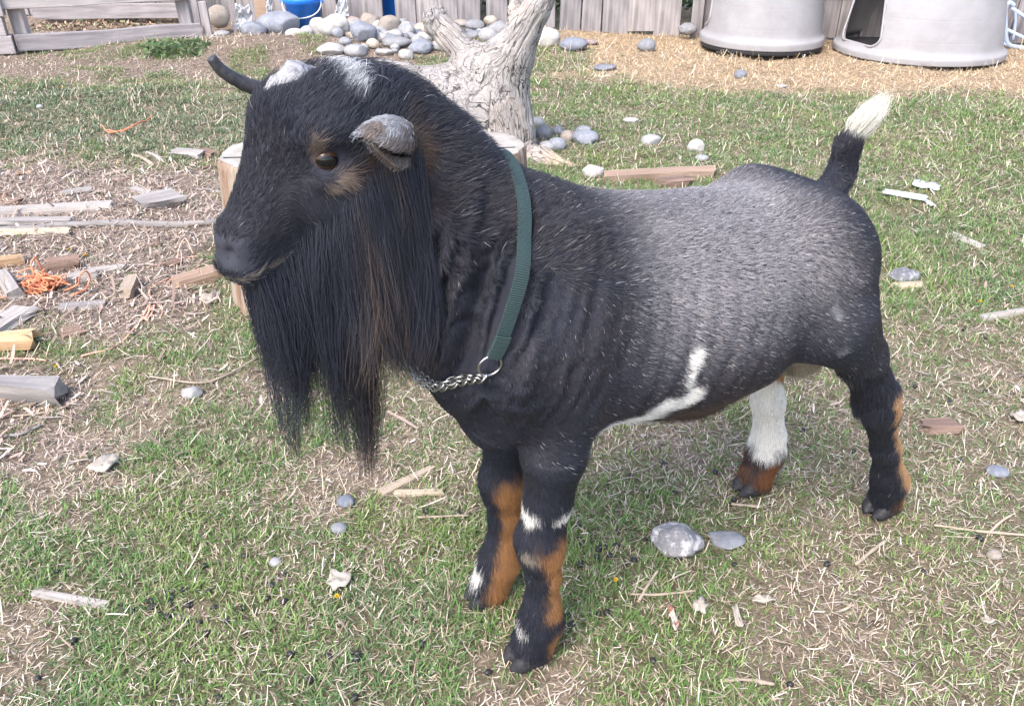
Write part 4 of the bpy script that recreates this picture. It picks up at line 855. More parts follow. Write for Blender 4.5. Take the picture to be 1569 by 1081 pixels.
rag(526, 16, 16, 30, 5.62, 'torn white plastic sheet hanging in the fence gap right of the bucket', 13)

# ------------------------------------------------------------------ rocks along the fence and about the yard
pile = 'stones heaped along the fence'
for a in [
 (335, 28, 31, 30, 'tan', 'large pale round boulder beside the timber pen post', .07), (428, 40, 66, 34, 'blue', 'largest boulder, long smooth blue-grey, left of the blue bucket', .10), (388, 49, 36, 22, 'blue', 'low blue-grey stone against the left end of the largest boulder', .1),
 (340, 57, 22, 9, 'pale', 'flat pale stone half sunk in the dirt under the round boulder', .1), (451, 53, 27, 13, 'white', 'smooth white egg-shaped stone in front of the blue bucket', .05), (459, 42, 22, 20, 'tan', 'tan stone touching the foot of the blue bucket', .12),
 (484, 43, 24, 18, 'grey', 'grey stone right of the bucket foot', .14), (491, 53, 26, 26, 'pale', 'pale grey angular stone above the white rough stones', .16), (472, 58, 20, 16, 'grey', 'small grey stone beside the white egg-shaped stone', .14),
 (513, 62, 44, 30, 'white', 'big rough white stone at the left end of the heap', .24), (508, 83, 42, 18, 'white', 'low rough white stone in front of the big white one', .22), (544, 84, 31, 18, 'grey', 'smooth oval grey stone beside the low white stone', .05),
 (558, 68, 36, 30, 'blue', 'triangular blue-grey stone in the middle of the heap', .24), (540, 40, 30, 18, 'red', 'reddish brown stone at the back of the heap', .16), (569, 38, 30, 24, 'tan', 'tan stone with a shaded hollow at the back of the heap', .2),
 (598, 49, 34, 30, 'tan', 'big tan boulder below the blue drum', .13), (566, 53, 17, 13, 'grey', 'small round grey stone above the triangular stone', .08), (550, 53, 14, 14, 'pale', 'small pale stone on the peak of the triangular stone', .14),
 (577, 62, 19, 14, 'pale', 'pale stone between the triangular stone and the tan boulder', .12), (582, 70, 22, 12, 'blue', 'dark blue stone below the tan boulder', .14), (607, 76, 42, 16, 'pale', 'flat pale stone in front of the tan boulder', .14),
 (624, 57, 24, 25, 'grey', 'upright light grey stone right of the tan boulder', .14), (616, 46, 13, 10, 'grey', 'small grey stone on top of the upright grey stone', .1), (647, 47, 28, 19, 'tan', 'smooth egg-shaped tan stone behind the left limb of the driftwood', .05),
 (645, 61, 16, 13, 'blue', 'small blue stone under the egg-shaped tan stone', .14), (661, 61, 23, 18, 'grey', 'grey cobble beside the left driftwood limb', .1), (644, 78, 33, 21, 'blue', 'flat-faced blue-grey stone in front of the cobbles', .26),
 (622, 88, 22, 15, 'pale', 'light stone at the front right of the heap', .2), (673, 74, 14, 12, 'pale', 'small pale stone under the driftwood limb', .12), (684, 80, 20, 14, 'grey', 'grey stone tucked beneath the driftwood limb', .12),
 (590, 86, 24, 10, 'pale', 'thin pale stone in the grass before the heap', .16), (637, 66, 14, 9, 'grey', 'small dark stone in front of the upright grey stone', .14), (533, 47, 18, 10, 'grey', 'grey stone between the big white stone and the reddish stone', .14), (530, 54, 16, 9, 'pale', 'light pebble resting on the big rough white stone', .1),
 (705, 37, 28, 12, 'tan', 'tan cobble at the foot of the fence inside the driftwood fork', .08), (727, 40, 29, 14, 'grey', 'long grey cobble inside the driftwood fork', .06), (752, 33, 20, 13, 'tan', 'warm grey cobble, topmost in the driftwood fork', .1), (763, 46, 30, 22, 'grey', 'largest smooth grey cobble in the driftwood fork', .05),
 (722, 46, 18, 11, 'blue', 'small blue cobble under the long grey cobble', .06), (735, 49, 14, 10, 'grey', 'small cobble between the two grey cobbles in the fork', .06), (747, 48, 16, 12, 'red', 'dull red-grey cobble left of the largest fork cobble', .06), (728, 57, 30, 13, 'grey', 'low grey cobble at the front of the driftwood fork', .06), (748, 62, 26, 20, 'grey', 'grey stone wedged at the bottom of the driftwood fork', .06),
 (838, 60, 38, 26, 'white', 'white rough stone right of the upright driftwood limb', .2), (831, 45, 14, 12, 'tan', 'small tan stone on top of the white rough stone', .1), (880, 69, 40, 19, 'blue', 'smooth grey-blue dome stone at the fence foot right of the driftwood', .05), (990, 71, 26, 19, 'grey', 'round grey stone with a white streak before the fence', .08), (1054, 46, 26, 16, 'grey', 'grey stone leaning at the fence by the small plastic hut', .16), (905, 64, 20, 9, 'red', 'reddish stone half under the broken fence boards', .15),
]: rock(a[0], a[1], a[2], a[3], a[4], a[5], pile, a[6], ymax=5.45 - max(0, (a[0] - 700)) * .0007)
rq = np.random.default_rng(66)
for i in range(125):
    px, py = (rq.uniform(505, 700), rq.uniform(38, 86)) if i < 108 else (rq.uniform(480, 520), rq.uniform(44, 56)); py += .10 * abs(px - 590) * (py > 62) * -1; wq = rq.uniform(11, 24); rock(px, py, wq, wq * rq.uniform(.55, .85), ['grey', 'blue', 'grey', 'pale', 'tan', 'grey'][i % 6], 'small cobble packed between the larger stones of the heap below the blue drum', 'small cobbles packed in the heap', rq.uniform(.08, .26), ymax=5.42)
yard = 'stones lying about the yard'
for a in [
 (833, 203, 26, 25, 'grey', 'smooth upright grey stone against the driftwood trunk', .06), (824, 186, 22, 18, 'grey', 'light grey stone touching the driftwood trunk, hindmost of the cluster', .08), (855, 201, 17, 16, 'blue', 'small dark stone in the middle of the cluster by the driftwood', .14), (869, 211, 22, 20, 'tan', 'brownish grey stone in the cluster by the driftwood', .12), (897, 213, 41, 24, 'blue', 'blue-grey faceted stone at the right end of the cluster by the driftwood', .24),
 (895, 200, 26, 13, 'grey', 'flat grey stone behind the faceted blue-grey stone', .1), (854, 222, 28, 22, 'blue', 'bluish stone at the front of the cluster by the driftwood', .12), (838, 226, 26, 17, 'grey', 'grey stone between trunk and bluish stone', .08),
 (909, 262, 34, 22, 'white', 'white rough stone at the end of the driftwood root', .2), (998, 216, 31, 17, 'grey', 'grey stone alone in the lawn behind the goat\'s back', .16), (1067, 224, 28, 22, 'white', 'bright white stone in the lawn behind the goat\'s back', .22), (1076, 244, 22, 12, 'grey', 'half-buried grey stone below the bright white one', .14),
 (928, 104, 36, 11, 'grey', 'flat grey stone in the straw before the fence', .08), (1135, 115, 19, 16, 'blue', 'small blue-grey stone in the straw before the small hut', .14), (967, 188, 25, 9, 'pale', 'thin pale stone in the lawn right of the driftwood', .14), (1390, 424, 50, 20, 'speck', 'flat dark grey stone beside the goat\'s rump', .2),
 (1042, 834, 84, 44, 'speck', 'speckled grey rock with white crust under the goat\'s belly', .42), (1118, 833, 56, 14, 'grey', 'flat grey stone sunk in the grass beside the speckled rock', .16), (529, 771, 27, 19, 'blue', 'small bluish stone in the grass below the beard', .12), (519, 809, 26, 18, 'grey', 'small grey stone just below the bluish one', .12),
 (292, 602, 33, 20, 'pale', 'pale flat-topped stone on the bare patch left of the beard', .2), (421, 862, 20, 14, 'grey', 'tiny grey stone in the grass left of the front hooves', .14), (1524, 850, 22, 18, 'tan', 'small brownish stone near the right edge', .12), (1532, 724, 34, 14, 'blue', 'flat blue-grey stone sunk in the turf at the right edge', .1), (62, 168, 10, 8, 'white', 'white pebble in the weeds at far left', .1),
 (1198, 134, 17, 6, 'white', 'white chip of stone on the straw edge before the large hut', .16), (1108, 77, 20, 7, 'white', 'white shard at the foot of the small hut', .2),
]: rock(a[0], a[1], a[2], a[3], a[4], a[5], yard, a[6], sink=.2)

# ------------------------------------------------------------------ timber pen, top left
pen = empty('timber_pen', (0, 0, 0)); tag(pen, 'low open pen of weathered grey timber rails and posts at the far left', 'pen')
def beam(name, a, b, wd, ht, mat, parent, zc=None, bev=.004, roll=0.0):
    a = np.array(a, float); b = np.array(b, float); d = b - a; L = np.linalg.norm(d); bm = bmesh.new(); box_bm(bm, (0, 0, 0), (L, wd, ht), bev=0)
    bmesh.ops.subdivide_edges(bm, edges=[e for e in bm.edges if (e.verts[0].co - e.verts[1].co).length > L * .9], cuts=10); sd_ = random.random() * 40
    for v in bm.verts: v.co.y += (float(vnoise(np.array([[v.co.x * 2 + sd_, 0, 1]]), 2, 3)[0]) - .5) * .012 * min(1, wd * 12); v.co.z += (float(vnoise(np.array([[v.co.x * 2 + sd_, 5, 1]]), 2, 4)[0]) - .5) * .010 * min(1, ht * 12)
    o = from_bm(name, bm, mat, parent, False); o.location = (a + b) / 2; q = Vector(d).to_track_quat('X', 'Z'); o.rotation_euler = (q.to_matrix() @ Matrix.Rotation(roll, 3, 'X')).to_euler()
    md = o.modifiers.new('bev', 'BEVEL'); md.width = bev; md.segments = 2; md.limit_method = 'ANGLE'; return o
PA, PB = gp(30, 80), gp(312, 62); pd_ = (PB - PA) / np.linalg.norm(PB - PA); pb_ = np.array([-pd_[1], pd_[0], 0])
def lift(p, z): return np.array([p[0], p[1], z])
beam('rail', lift(PA, .048), lift(PB, .052), .04, .088, W_PEN, pen)
zt = at_y(170, 0, (PA[1] + PB[1]) / 2)[2]
beam('rail', lift(PA - pd_ * .05, zt + .02), lift(PB - pd_ * .03, zt + .02), .04, .088, W_PEN, pen)
for p in (PA + pd_ * .035, PB - pd_ * .075): q = p + pb_ * .048; beam('post', lift(q, .0), lift(q, zt + .30), .05, .075, W_PEN, pen)
q = PB + pd_ * .03 + pb_ * .01; beam('stake', lift(q, -.02), lift(q, .215), .022, .05, W_PEN, pen)
BK = PA + pb_ * 1.05; BKB = PB + pb_ * .62
beam('rail', lift(BK, .075), lift(BKB, .085), .04, .09, W_PEN, pen); beam('rail', lift(BK, zt + .05), lift(BKB, zt + .02), .04, .088, W_PEN, pen)
for p, h_ in ((PA + pd_ * .55 + pb_ * .93, .26), (BKB, .34)): beam('post', lift(p, 0), lift(p, h_), .08, .08, W_PEN, pen)
for i, (z_, off) in enumerate(((.045, .0), (.145, -.02), (.245, -.005), (.335, -.015))): e = PA - pd_ * (.012 - off) ; beam('side_timber', lift(e - pd_ * .9 + pb_ * .0, z_), lift(e, z_), .095, .094, W_PEN, pen)
# ------------------------------------------------------------------ plastic dome huts
hut_m = MatB('grey_plastic', .5, .35); ha = hut_m.n('Attribute', attribute_name='Col').outputs['Vector']; br_ = hut_m.n('TexBrick'); hut_m.l(ha, br_.inputs['Vector']); br_.inputs['Scale'].default_value = 1.0
for k_, v_ in (('Mortar Size', .006), ('Brick Width', .34), ('Row Height', .105), ('Mortar Smooth', 1.0)): br_.inputs[k_].default_value = v_
hn_ = hut_m.noise(hut_m.coord(), 5, 6, .7); hn2 = hut_m.noise(hut_m.coord((3, 3, 4)), 3, 6, .7)
c_h = hut_m.mix(.5, hut_m.ramp(hn_, [(.3, (.26, .25, .26)), (.7, (.32, .31, .32))]), hut_m.ramp(hn2, [(.35, (.245, .235, .235)), (.6, (.32, .31, .32))])); hut_m.base(hut_m.mix(hut_m.mix(1.0, br_.outputs['Color'], (.0, .0, .0)), c_h, (.27, .26, .265)))
inv = hut_m.n('Math', operation='SUBTRACT'); inv.inputs[0].default_value = 1.0; hut_m.l(br_.outputs['Fac'], inv.inputs[1]); hut_m.bump(inv.outputs[0], .10, .004)
dark_m = MatB('dark_plastic', .6, .3); dark_m.base((.035, .035, .04))
def hut(px, py, R, label, door, squash=1.0, lifted=.0):
    c = gp(px, py); t = empty('plastic_hut', (c[0], c[1], gz1(c[0], c[1]) + lifted)); tag(t, label, 'dog house'); SOLID.append((c[0], c[1], R * 1.02))
    prof = catmull(np.array([(1.0, .0), (1.0, .06), (.985, .080), (.955, .100), (.932, .14), (.912, .26), (.868, .50), (.81, .75), (.73, 1.0), (.58, 1.22), (.32, 1.38), (.001, 1.43)]), 6) * R
    prof[:, 1] *= squash
    n = 120; th = np.linspace(0, 2 * np.pi, n, endpoint=False); m = len(prof); V = np.array([[r_ * math.cos(a), r_ * math.sin(a), z_] for r_, z_ in prof for a in th]); UV = np.array([[a * R, z_, 0] for r_, z_ in prof for a in th])
    i = np.arange(m - 1)[:, None] * n; j = np.arange(n)[None]; Q = np.stack([i + j, i + (j + 1) % n, i + n + (j + 1) % n, i + n + j], -1).reshape(-1, 4)
    o = mesh_np('shell', V, Q, hut_m.m, t, True, UV); sl = o.modifiers.new('thick', 'SOLIDIFY'); sl.thickness = .012; sl.offset = -1
    a0, aw, zb, zt_ = door; zt_ = zt_; cut = bmesh.new(); r0 = .07; outl = []
    hw = R * .86 * aw                                         # door outline, rounded, wider at the foot
    for cx_, cz_, s0 in ((hw - r0, zt_ - r0 * 2.2, 0), (-hw + r0, zt_ - r0 * 2.2, 90), (-hw * 1.02 + .05, zb + .05, 180), (hw * 1.02 - .05, zb + .05, 270)):
        rr = r0 if s0 < 180 else .05
        for k in range(7): a = math.radians(s0 + k * 15); outl.append((cx_ - .30 * max(0, cz_ - .12) + rr * math.cos(a), cz_ + rr * (2.2 if s0 < 180 else 1) * math.sin(a)))
    dirv = np.array([math.cos(a0), math.sin(a0)]); sidev = np.array([-math.sin(a0), math.cos(a0)]); f0 = []; f1 = []
    for u, z in outl:
        p0 = dirv * R * .55 + sidev * u; p1 = dirv * R * 1.3 + sidev * u; f0.append(cut.verts.new((p0[0], p0[1], z))); f1.append(cut.verts.new((p1[0], p1[1], z)))
    cut.faces.new(f0); cut.faces.new(f1[::-1])
    for k in range(len(outl)): k2 = (k + 1) % len(outl); cut.faces.new((f0[k2], f0[k], f1[k], f1[k2]))
    co = from_bm('door_cut', cut); co.location = t.location; bo = o.modifiers.new('door', 'BOOLEAN'); bo.object = co; bo.operation = 'DIFFERENCE'; bo.solver = 'EXACT'
    bpy.context.view_layer.update(); dg = bpy.context.evaluated_depsgraph_get(); me = bpy.data.meshes.new_from_object(o.evaluated_get(dg)); o.modifiers.clear(); o.data = me; bpy.data.objects.remove(co)
    for p in me.polygons: p.use_smooth = True
    # door rim following the wall
    pts = []
    for u, z in outl:
        rz_ = np.interp(z, prof[:, 1], prof[:, 0]); fwd_ = math.sqrt(max(rz_ ** 2 - u * u, 1e-4)); p = dirv * (fwd_ + .002) + sidev * u; pts.append((p[0], p[1], z))
    pts = np.array(pts); pts = np.concatenate([pts, pts[:1]]); seg = np.concatenate([np.linspace(pts[k], pts[k + 1], 4, endpoint=False) for k in range(len(pts) - 1)]); Vr, Fr = tube_np(seg, .0065, 8, closed=True); mesh_np('door_rim', Vr, Fr, hut_m.m, t, True, Vr * 0)
    Vb, Fb = lathe([(R * .96, -lifted * .5), (R * .985, -lifted * .4), (R * .985, .006), (R * .93, .006)], 90); mesh_np('base_tray', Vb, Fb, dark_m.m, t)
    Vf, Ff = lathe([(0, .012), (R * .93, .012)], 60); mesh_np('floor_pan', Vf, Ff, dark_m.m, t); return t
hut(1403, 82, .445, 'large pale grey plastic dome hut with its dark doorway in view', (math.radians(-114 - 50), .40, .060, .50))
hut(1164, 73, .345, 'smaller grey plastic dome hut with raised rim, left of the large one', (math.radians(-106 - 92), .45, .085, .42), 1.45, .05)

# ------------------------------------------------------------------ tube gate leaning at the fence, far right
gt = MatB('galvanised_paint', .4, .5); gt.base((.36, .43, .56)); ga0 = gp(1541, 74); gate = empty('tube_gate', (ga0[0], ga0[1], 0)); tag(gate, 'pale blue tubular metal gate leaning by the fence at far right', 'gate')
kg = pxm(ga0)
def gpt(px, py): q = at_y(px, py, ga0[1]); return q - np.array([ga0[0], ga0[1], 0])
fr = catmull(np.array([gpt(1600, 77) + [.9, 0, -.02], gpt(1600, 75), gpt(1562, 73), gpt(1546, 69), gpt(1541, 58), gpt(1540, 30), gpt(1540, 14), gpt(1543, 7), gpt(1548, 5), gpt(1553, 9)]), 8); V, Fq = tube_np(fr, .0135, 12); mesh_np('frame', V, Fq, gt.m, gate)
V, Fq = tube_np(catmull(np.array([gpt(1533, 10), gpt(1532, 30), gpt(1532, 58), gpt(1535, 66), gpt(1543, 69)]), 8), .010, 10); mesh_np('frame', V, Fq, gt.m, gate)
for a, b in (((1549, 12), (1615, 55)), ((1541, 45), (1610, 78))): V, Fq = tube_np(np.array([gpt(*a), gpt(*b)]), .010, 10); mesh_np('brace', V, Fq, gt.m, gate)
V, Fq = tube_np(catmull(np.array([gpt(1553, 9), gpt(1556, 30), gpt(1552, 62)]), 6), .008, 8); mesh_np('brace', V, Fq, gt.m, gate)

# ------------------------------------------------------------------ the bleached driftwood stump
DY = 2.95
def dp(px, py, dy=0.0): return at_y(px, py, DY + dy)
df = Field(dp(530, 290) * np.array([1, 0, 0]) + np.array([0, DY - .30, -.04]), np.array([dp(930, 200)[0], DY + .32, dp(700, -60)[2]]), .0038)
K = pxm(dp(760, 150)); SEG = []
def limb(pts, sy=1.0, k=.03):
    P = [(*dp(p[0], p[1], p[3]), p[2] * K) for p in pts]; df.chain(P, k, sy); SEG.extend(zip(P[:-1], P[1:]))
limb([(757, 110, 44, 0), (752, 165, 52, 0), (762, 215, 50, -.02), (775, 262, 52, -.02)])
limb([(700, 140, 40, .02), (745, 190, 55, 0)]); limb([(775, 130, 36, -.02), (790, 200, 28, -.03), (800, 262, 24, -.04)], k=.02)
limb([(752, 130, 38, 0), (722, 92, 25, .02), (690, 58, 19, .05), (668, 36, 16, .07), (662, 24, 11, .08)])
limb([(668, 36, 13, .07), (676, 18, 8, .08)], k=.012); limb([(662, 38, 14, .05), (656, 30, 9, .04)], k=.012)
limb([(760, 135, 40, 0), (782, 85, 34, -.02), (802, 45, 24, -.03), (822, 15, 19, -.04), (848, -30, 15, -.05)])
limb([(800, 40, 20, -.02), (788, 20, 11, 0), (791, 8, 8, .0)], k=.012); limb([(748, 92, 12, -.03), (744, 70, 6, -.05)], k=.015)
limb([(735, 172, 66, .02), (675, 168, 62, .05), (615, 165, 60, .08), (550, 172, 54, .1)], k=.05); limb([(690, 165, 52, -.03), (690, 260, 50, -.03)], k=.05); limb([(620, 120, 26, .02), (590, 108, 16, .03), (568, 102, 10, .04)])
limb([(790, 235, 26, -.05), (830, 246, 18, -.10), (872, 262, 13, -.16), (890, 268, 9, -.18)], k=.02)
limb([(735, 255, 40, -.03), (690, 268, 30, -.05)])
DV, DQ = df.mesh(2); DN = vnormals(DV, DQ)
wsum = np.zeros(len(DV)); cross = np.zeros((len(DV), 3))
for a, b in SEG:
    a3, b3 = np.array(a[:3]), np.array(b[:3]); ab = b3 - a3; L_ = np.linalg.norm(ab); t = (DV - a3) @ ab / (L_ ** 2); tc = np.clip(t, 0, 1); d = np.linalg.norm(DV - a3 - tc[:, None] * ab, axis=1) / (a[3] + (b[3] - a[3]) * tc)
    w8 = (d + .08) ** -9; cross += w8[:, None] * (DV - a3 - t[:, None] * ab); wsum += w8
# grain that streams along the limbs: fine across, slow along
cross /= wsum[:, None]; gq = cross + np.array([0, 0, 1.]) * (DV[:, 2:] * .07) + np.array([.10, 0, 0]) * DV[:, :1] + .013 * (np.stack([fbm(DV, 13, 401, 2), fbm(DV, 13, 402, 2), fbm(DV, 13, 403, 2)], -1) - .5)
r1 = np.abs(2 * vnoise(gq, 46, 411) - 1); big = fbm(DV, 9, 415, 3) - .5; str_ = sstep(.38, .62, fbm(DV, 12, 417, 2))
crack = (1 - sstep(.03, .25, r1)) * (.3 + .7 * str_)
DV = DV + DN * (big * .018 - crack * .008)[:, None]; DV[:, 2] = np.maximum(DV[:, 2], -.035)
cd_ = np.array([.33, .305, .29]) * (1 + .35 * (fbm(DV, 30, 419, 3) - .5))[:, None]
wm = (sstep(.58, .72, fbm(DV, 6, 421, 3)) * .45)[:, None]; cd_ = cd_ * (1 - wm) + np.array([.40, .33, .28]) * wm
pxs = ((DV[:, 0] - dp(890, 262)[0]) / K); tanr = (sstep(-75, -40, pxs) * sstep(.10, .06, DV[:, 2]))[:, None] * .7; cd_ = cd_ * (1 - tanr) + np.array([.47, .36, .24]) * tanr
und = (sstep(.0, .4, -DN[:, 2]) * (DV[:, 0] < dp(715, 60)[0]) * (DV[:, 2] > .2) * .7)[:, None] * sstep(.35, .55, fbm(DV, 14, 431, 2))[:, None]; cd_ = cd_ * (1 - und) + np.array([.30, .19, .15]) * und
dm = MatB('bleached_wood', .85, .15); da = dm.n('Attribute', attribute_name='Col').outputs['Color']; gv = dm.n('Attribute', attribute_name='grain').outputs['Vector']
def ridge_lines(scale, w0, w1):
    nz_ = dm.noise(gv, scale, 2, .5, .25); a_ = mth(dm, 'ABSOLUTE', mth(dm, 'SUBTRACT', nz_, .5)); return dm.ramp(a_, [(w0, (1, 1, 1)), (w1, (0, 0, 0))])
k1_ = ridge_lines(46, .004, .022); k2_ = ridge_lines(95, .004, .030); dn_ = dm.noise(dm.coord(), 120, 5, .7); brk = dm.ramp(dm.noise(dm.coord(), 14, 3), [(.40, (.25, .25, .25)), (.58, (1, 1, 1))])
c_ = dm.mix(.45, da, dm.ramp(dn_, [(.3, (.7, .69, .68)), (.7, (1.2, 1.2, 1.2))]), 'MULTIPLY'); c_ = dm.mix(mth(dm, 'MULTIPLY', k2_, .38), c_, (.16, .14, .135)); c_ = dm.mix(mth(dm, 'MULTIPLY', k1_, brk), c_, (.055, .05, .05)); dm.base(c_)
hgt = mth(dm, 'SUBTRACT', mth(dm, 'MULTIPLY', dn_, .25), mth(dm, 'ADD', k1_, mth(dm, 'MULTIPLY', k2_, .4))); dm.bump(hgt, .8, .006)
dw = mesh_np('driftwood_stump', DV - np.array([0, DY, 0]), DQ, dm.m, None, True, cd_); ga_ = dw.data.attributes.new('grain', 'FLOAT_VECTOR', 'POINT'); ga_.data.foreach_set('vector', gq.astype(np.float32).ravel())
dw.location = (0, DY, 0); tag(dw, 'bleached forked driftwood stump with deep wavy grain, standing behind the goat\'s neck', 'driftwood')
p = dp(765, 250); SOLID += [(p[0], DY, .15), (p[0] - .2, DY, .15)]

# ------------------------------------------------------------------ sawn log rounds
bark = MatB('log_side', .9, .15); bn = bark.noise(bark.coord((30, 30, 2.5)), 1.0, 6, .65, .5); bark.base(bark.ramp(bn, [(.30, (.09, .05, .036)), (.43, (.23, .145, .10)), (.53, (.30, .24, .19)), (.75, (.36, .315, .27))])); bark.bump(bn, .9, .012)
cutm = MatB('sawn_face', .8, .2); cco = cutm.coord(); ln = cutm.n('VectorMath', operation='LENGTH'); cutm.l(cco, ln.inputs[0]); wv2 = cutm.n('TexWave'); wv2.bands_direction = 'DIAGONAL'; wv2.inputs['Scale'].default_value = 9; wv2.inputs['Distortion'].default_value = 3; cutm.l(cco, wv2.inputs[0])
sn2 = cutm.n('Math', operation='SINE'); mm = cutm.n('Math', operation='MULTIPLY'); cutm.l(ln.outputs['Value'], mm.inputs[0]); mm.inputs[1].default_value = 420; cutm.l(mm.outputs[0], sn2.inputs[0]); cn2 = cutm.noise(cco, 30, 5)
cb = cutm.ramp(cn2, [(.3, (.29, .265, .235)), (.7, (.42, .39, .35))]); cutm.base(cutm.mix(.16, cb, cutm.ramp(sn2.outputs[0], [(0, (.5, .4, .3)), (1, (1, 1, 1))]), 'MULTIPLY')); cutm.bump(wv2.outputs['Fac'], .3, .003)
def log_round(name, c, R, H, label, seed, tilt=(0, 0), sidem=None):
    t = empty(name, (c[0], c[1], gz1(c[0], c[1])), (tilt[0], tilt[1], 0)); tag(t, label, 'log'); n = 96; th = np.linspace(0, 2 * np.pi, n, endpoint=False)
    zs = np.concatenate([[-.03], np.linspace(0, H - .006, 22), [H]]); V = []
    for z in zs:
        P = np.stack([np.cos(th) * 1.2, np.sin(th) * 1.2, np.full(n, z * 1.5 + seed)], -1); rr = R * (1 + .08 * (fbm(P, 1.4, seed, 3) - .5) + .07 * (vnoise(P * np.array([1, 1, .12]), 9, seed + 3) - .5)); rr = rr * (1 + .20 * (1 - z / H)) - (.004 if z >= H else 0)
        V.append(np.stack([rr * np.cos(th), rr * np.sin(th), np.full(n, z)], -1))
    V = np.concatenate(V); m = len(zs); i = np.arange(m - 1)[:, None] * n; j = np.arange(n)[None]; mesh_np('side', V, np.stack([i + j, i + (j + 1) % n, i + n + (j + 1) % n, i + n + j], -1).reshape(-1, 4), sidem or bark.m, t)
    top = V[-n:]; rings = [top * np.array([s, s, 0]) + np.array([0, 0, H + .0005]) for s in (1, .75, .5, .25)]; Vt = np.concatenate(rings + [np.array([[0, 0, H + .0005]])]); i = np.arange(3)[:, None] * n; Qt = np.stack([i + j, i + (j + 1) % n, i + n + (j + 1) % n, i + n + j], -1).reshape(-1, 4); jj = np.arange(n); mesh_np('sawn_top', Vt, [Qt, np.stack([3 * n + jj, 3 * n + (jj + 1) % n, np.full(n, 4 * n)], -1)], cutm.m, t, False)
    wdg = bmesh.new()
    box_bm(wdg, (-.02 * R, -.25 * R, H + .0012), (1.7 * R, .004, .0016), Matrix.Rotation(.12, 3, 'Z')); from_bm('drying_crack', wdg, dark_m.m, t, False)
    SOLID.append((c[0], c[1], R * 1.0)); return t
b0 = gp(343, 452); hl = at_y(341, 238, b0[1])[2]; log_round('log_round', (b0[0] + .185, b0[1] + .03), .138, hl, 'upright sawn log round behind the goat\'s muzzle', 3)
ct = gp(722, 218, .30); log_round('log_round', (ct[0], ct[1]), 82 * pxm(ct), .30, 'upright sawn log round behind the goat\'s neck, against the driftwood', 8)

# ------------------------------------------------------------------ loose timber, sticks and chips
def stick(name, pts, rad, mat, label, cat, z=None, n=10, rough=.10, group=None, flat=1.0):
    P = catmull(np.array([gp(*p[:2], (p[2] if len(p) > 2 else 0)) for p in pts]), 8); P[:, 2] += np.array([gz1(q[0], q[1]) for q in P]) + (rad * .75 if z is None else z); m = len(P); c = P.mean(0); s = random.randrange(999)
    rr = rad * (1 + rough * 4 * (vnoise(np.stack([np.arange(m) * .35, np.zeros(m) + s], -1), 1, s) - .5)); V, Fq = tube_np(P - c, rr, n); V = V * 1.0; V += (fbm(V, 120, s, 3)[:, None] - .5) * rad * .5
    if flat != 1.0: zc_ = np.interp(V[:, 0], *zip(*sorted(zip((P - c)[:, 0], (P - c)[:, 2])))) ; V[:, 2] = zc_ + (V[:, 2] - zc_) * flat
    o = mesh_np(name, V, Fq, mat); o.location = c; tag(o, label, cat, group); return o
def slab(name, pa, pb, wd, th, mat, label, cat, zoff=0.0, jit=.2, roll=0.0, taper=(1, 1), group=None, tilt=0.0):
    """a split or sawn piece lying between two ground spots of the photo"""
    a, b = gp(*pa), gp(*pb); d = b - a; L = np.linalg.norm(d); c = (a + b) / 2; n = max(6, int(L / .02)); s = random.randrange(999); V = []; prof = [(-.5, -.5), (-.17, -.5), (.17, -.5), (.5, -.5), (.5, .2), (.42, .5), (.1, .52), (-.2, .48), (-.45, .5), (-.5, .1)]
    k = len(prof)
    for i in range(n + 1):
        t = i / n; w_ = wd * (taper[0] + (taper[1] - taper[0]) * t); x = (t - .5) * L
        for j, (u, v) in enumerate(prof):
            q = np.array([[x * 14, j * 1.9 + s, 0]]); e = np.array([[x * 3 + s, 0, j * .9]]); V.append((x + (float(vnoise(np.array([[j * 2.1, s + i * 9. * (0 < i < n), 0]]), 1, s)[0]) - .5) * jit * wd * (3 if i in (0, n) else .4), w_ * (u + (float(vnoise(q, 1, s)[0]) - .5) * jit), th * (v + (float(vnoise(e, 1, s + 1)[0]) - .5) * jit * 2.2)))
    V = np.array(V); i = np.arange(n)[:, None] * k; j = np.arange(k)[None]; Q = np.stack([i + j, i + (j + 1) % k, i + k + (j + 1) % k, i + k + j], -1).reshape(-1, 4); cap0 = np.arange(k)[None, ::-1]; cap1 = n * k + np.arange(k)[None]
    o = mesh_np(name, V, [Q, cap0, cap1], mat, None, False); o.location = (c[0], c[1], gz1(c[0], c[1]) + th * .42 + zoff); o.rotation_euler = (roll, tilt, math.atan2(d[1], d[0])); tag(o, label, cat, group)
    return o
slab('board', (-60, 336), (174, 322), .045, .024, W_GREY, 'long sawn board lying on the bark litter at the left edge', 'board', jit=.04)
stick('branch', [(-40, 362), (60, 358), (160, 350), (230, 348), (300, 347), (352, 341)], .0095, W_GREY, 'long grey branch lying from the left edge to the log round', 'branch')
slab('split_stick', (-30, 352), (112, 350), .030, .016, W_GREY, 'grey splintered stick beside the long branch', 'stick', .01, .25, .2); slab('split_stick', (-10, 366), (108, 362), .022, .014, W_PALE, 'pale splintered stick in front of the long branch', 'stick', 0, .25)
slab('bark_chunk', (214, 326), (275, 312), .075, .035, W_GREY, 'pale ridged chunk of bark on the litter left of the log round', 'bark', 0, .2, .35, (.75, .9)); slab('bark_chip', (96, 304), (139, 297), .035, .010, W_GREY, 'flat grey chip of bark above the long board', 'bark', 0, .2)
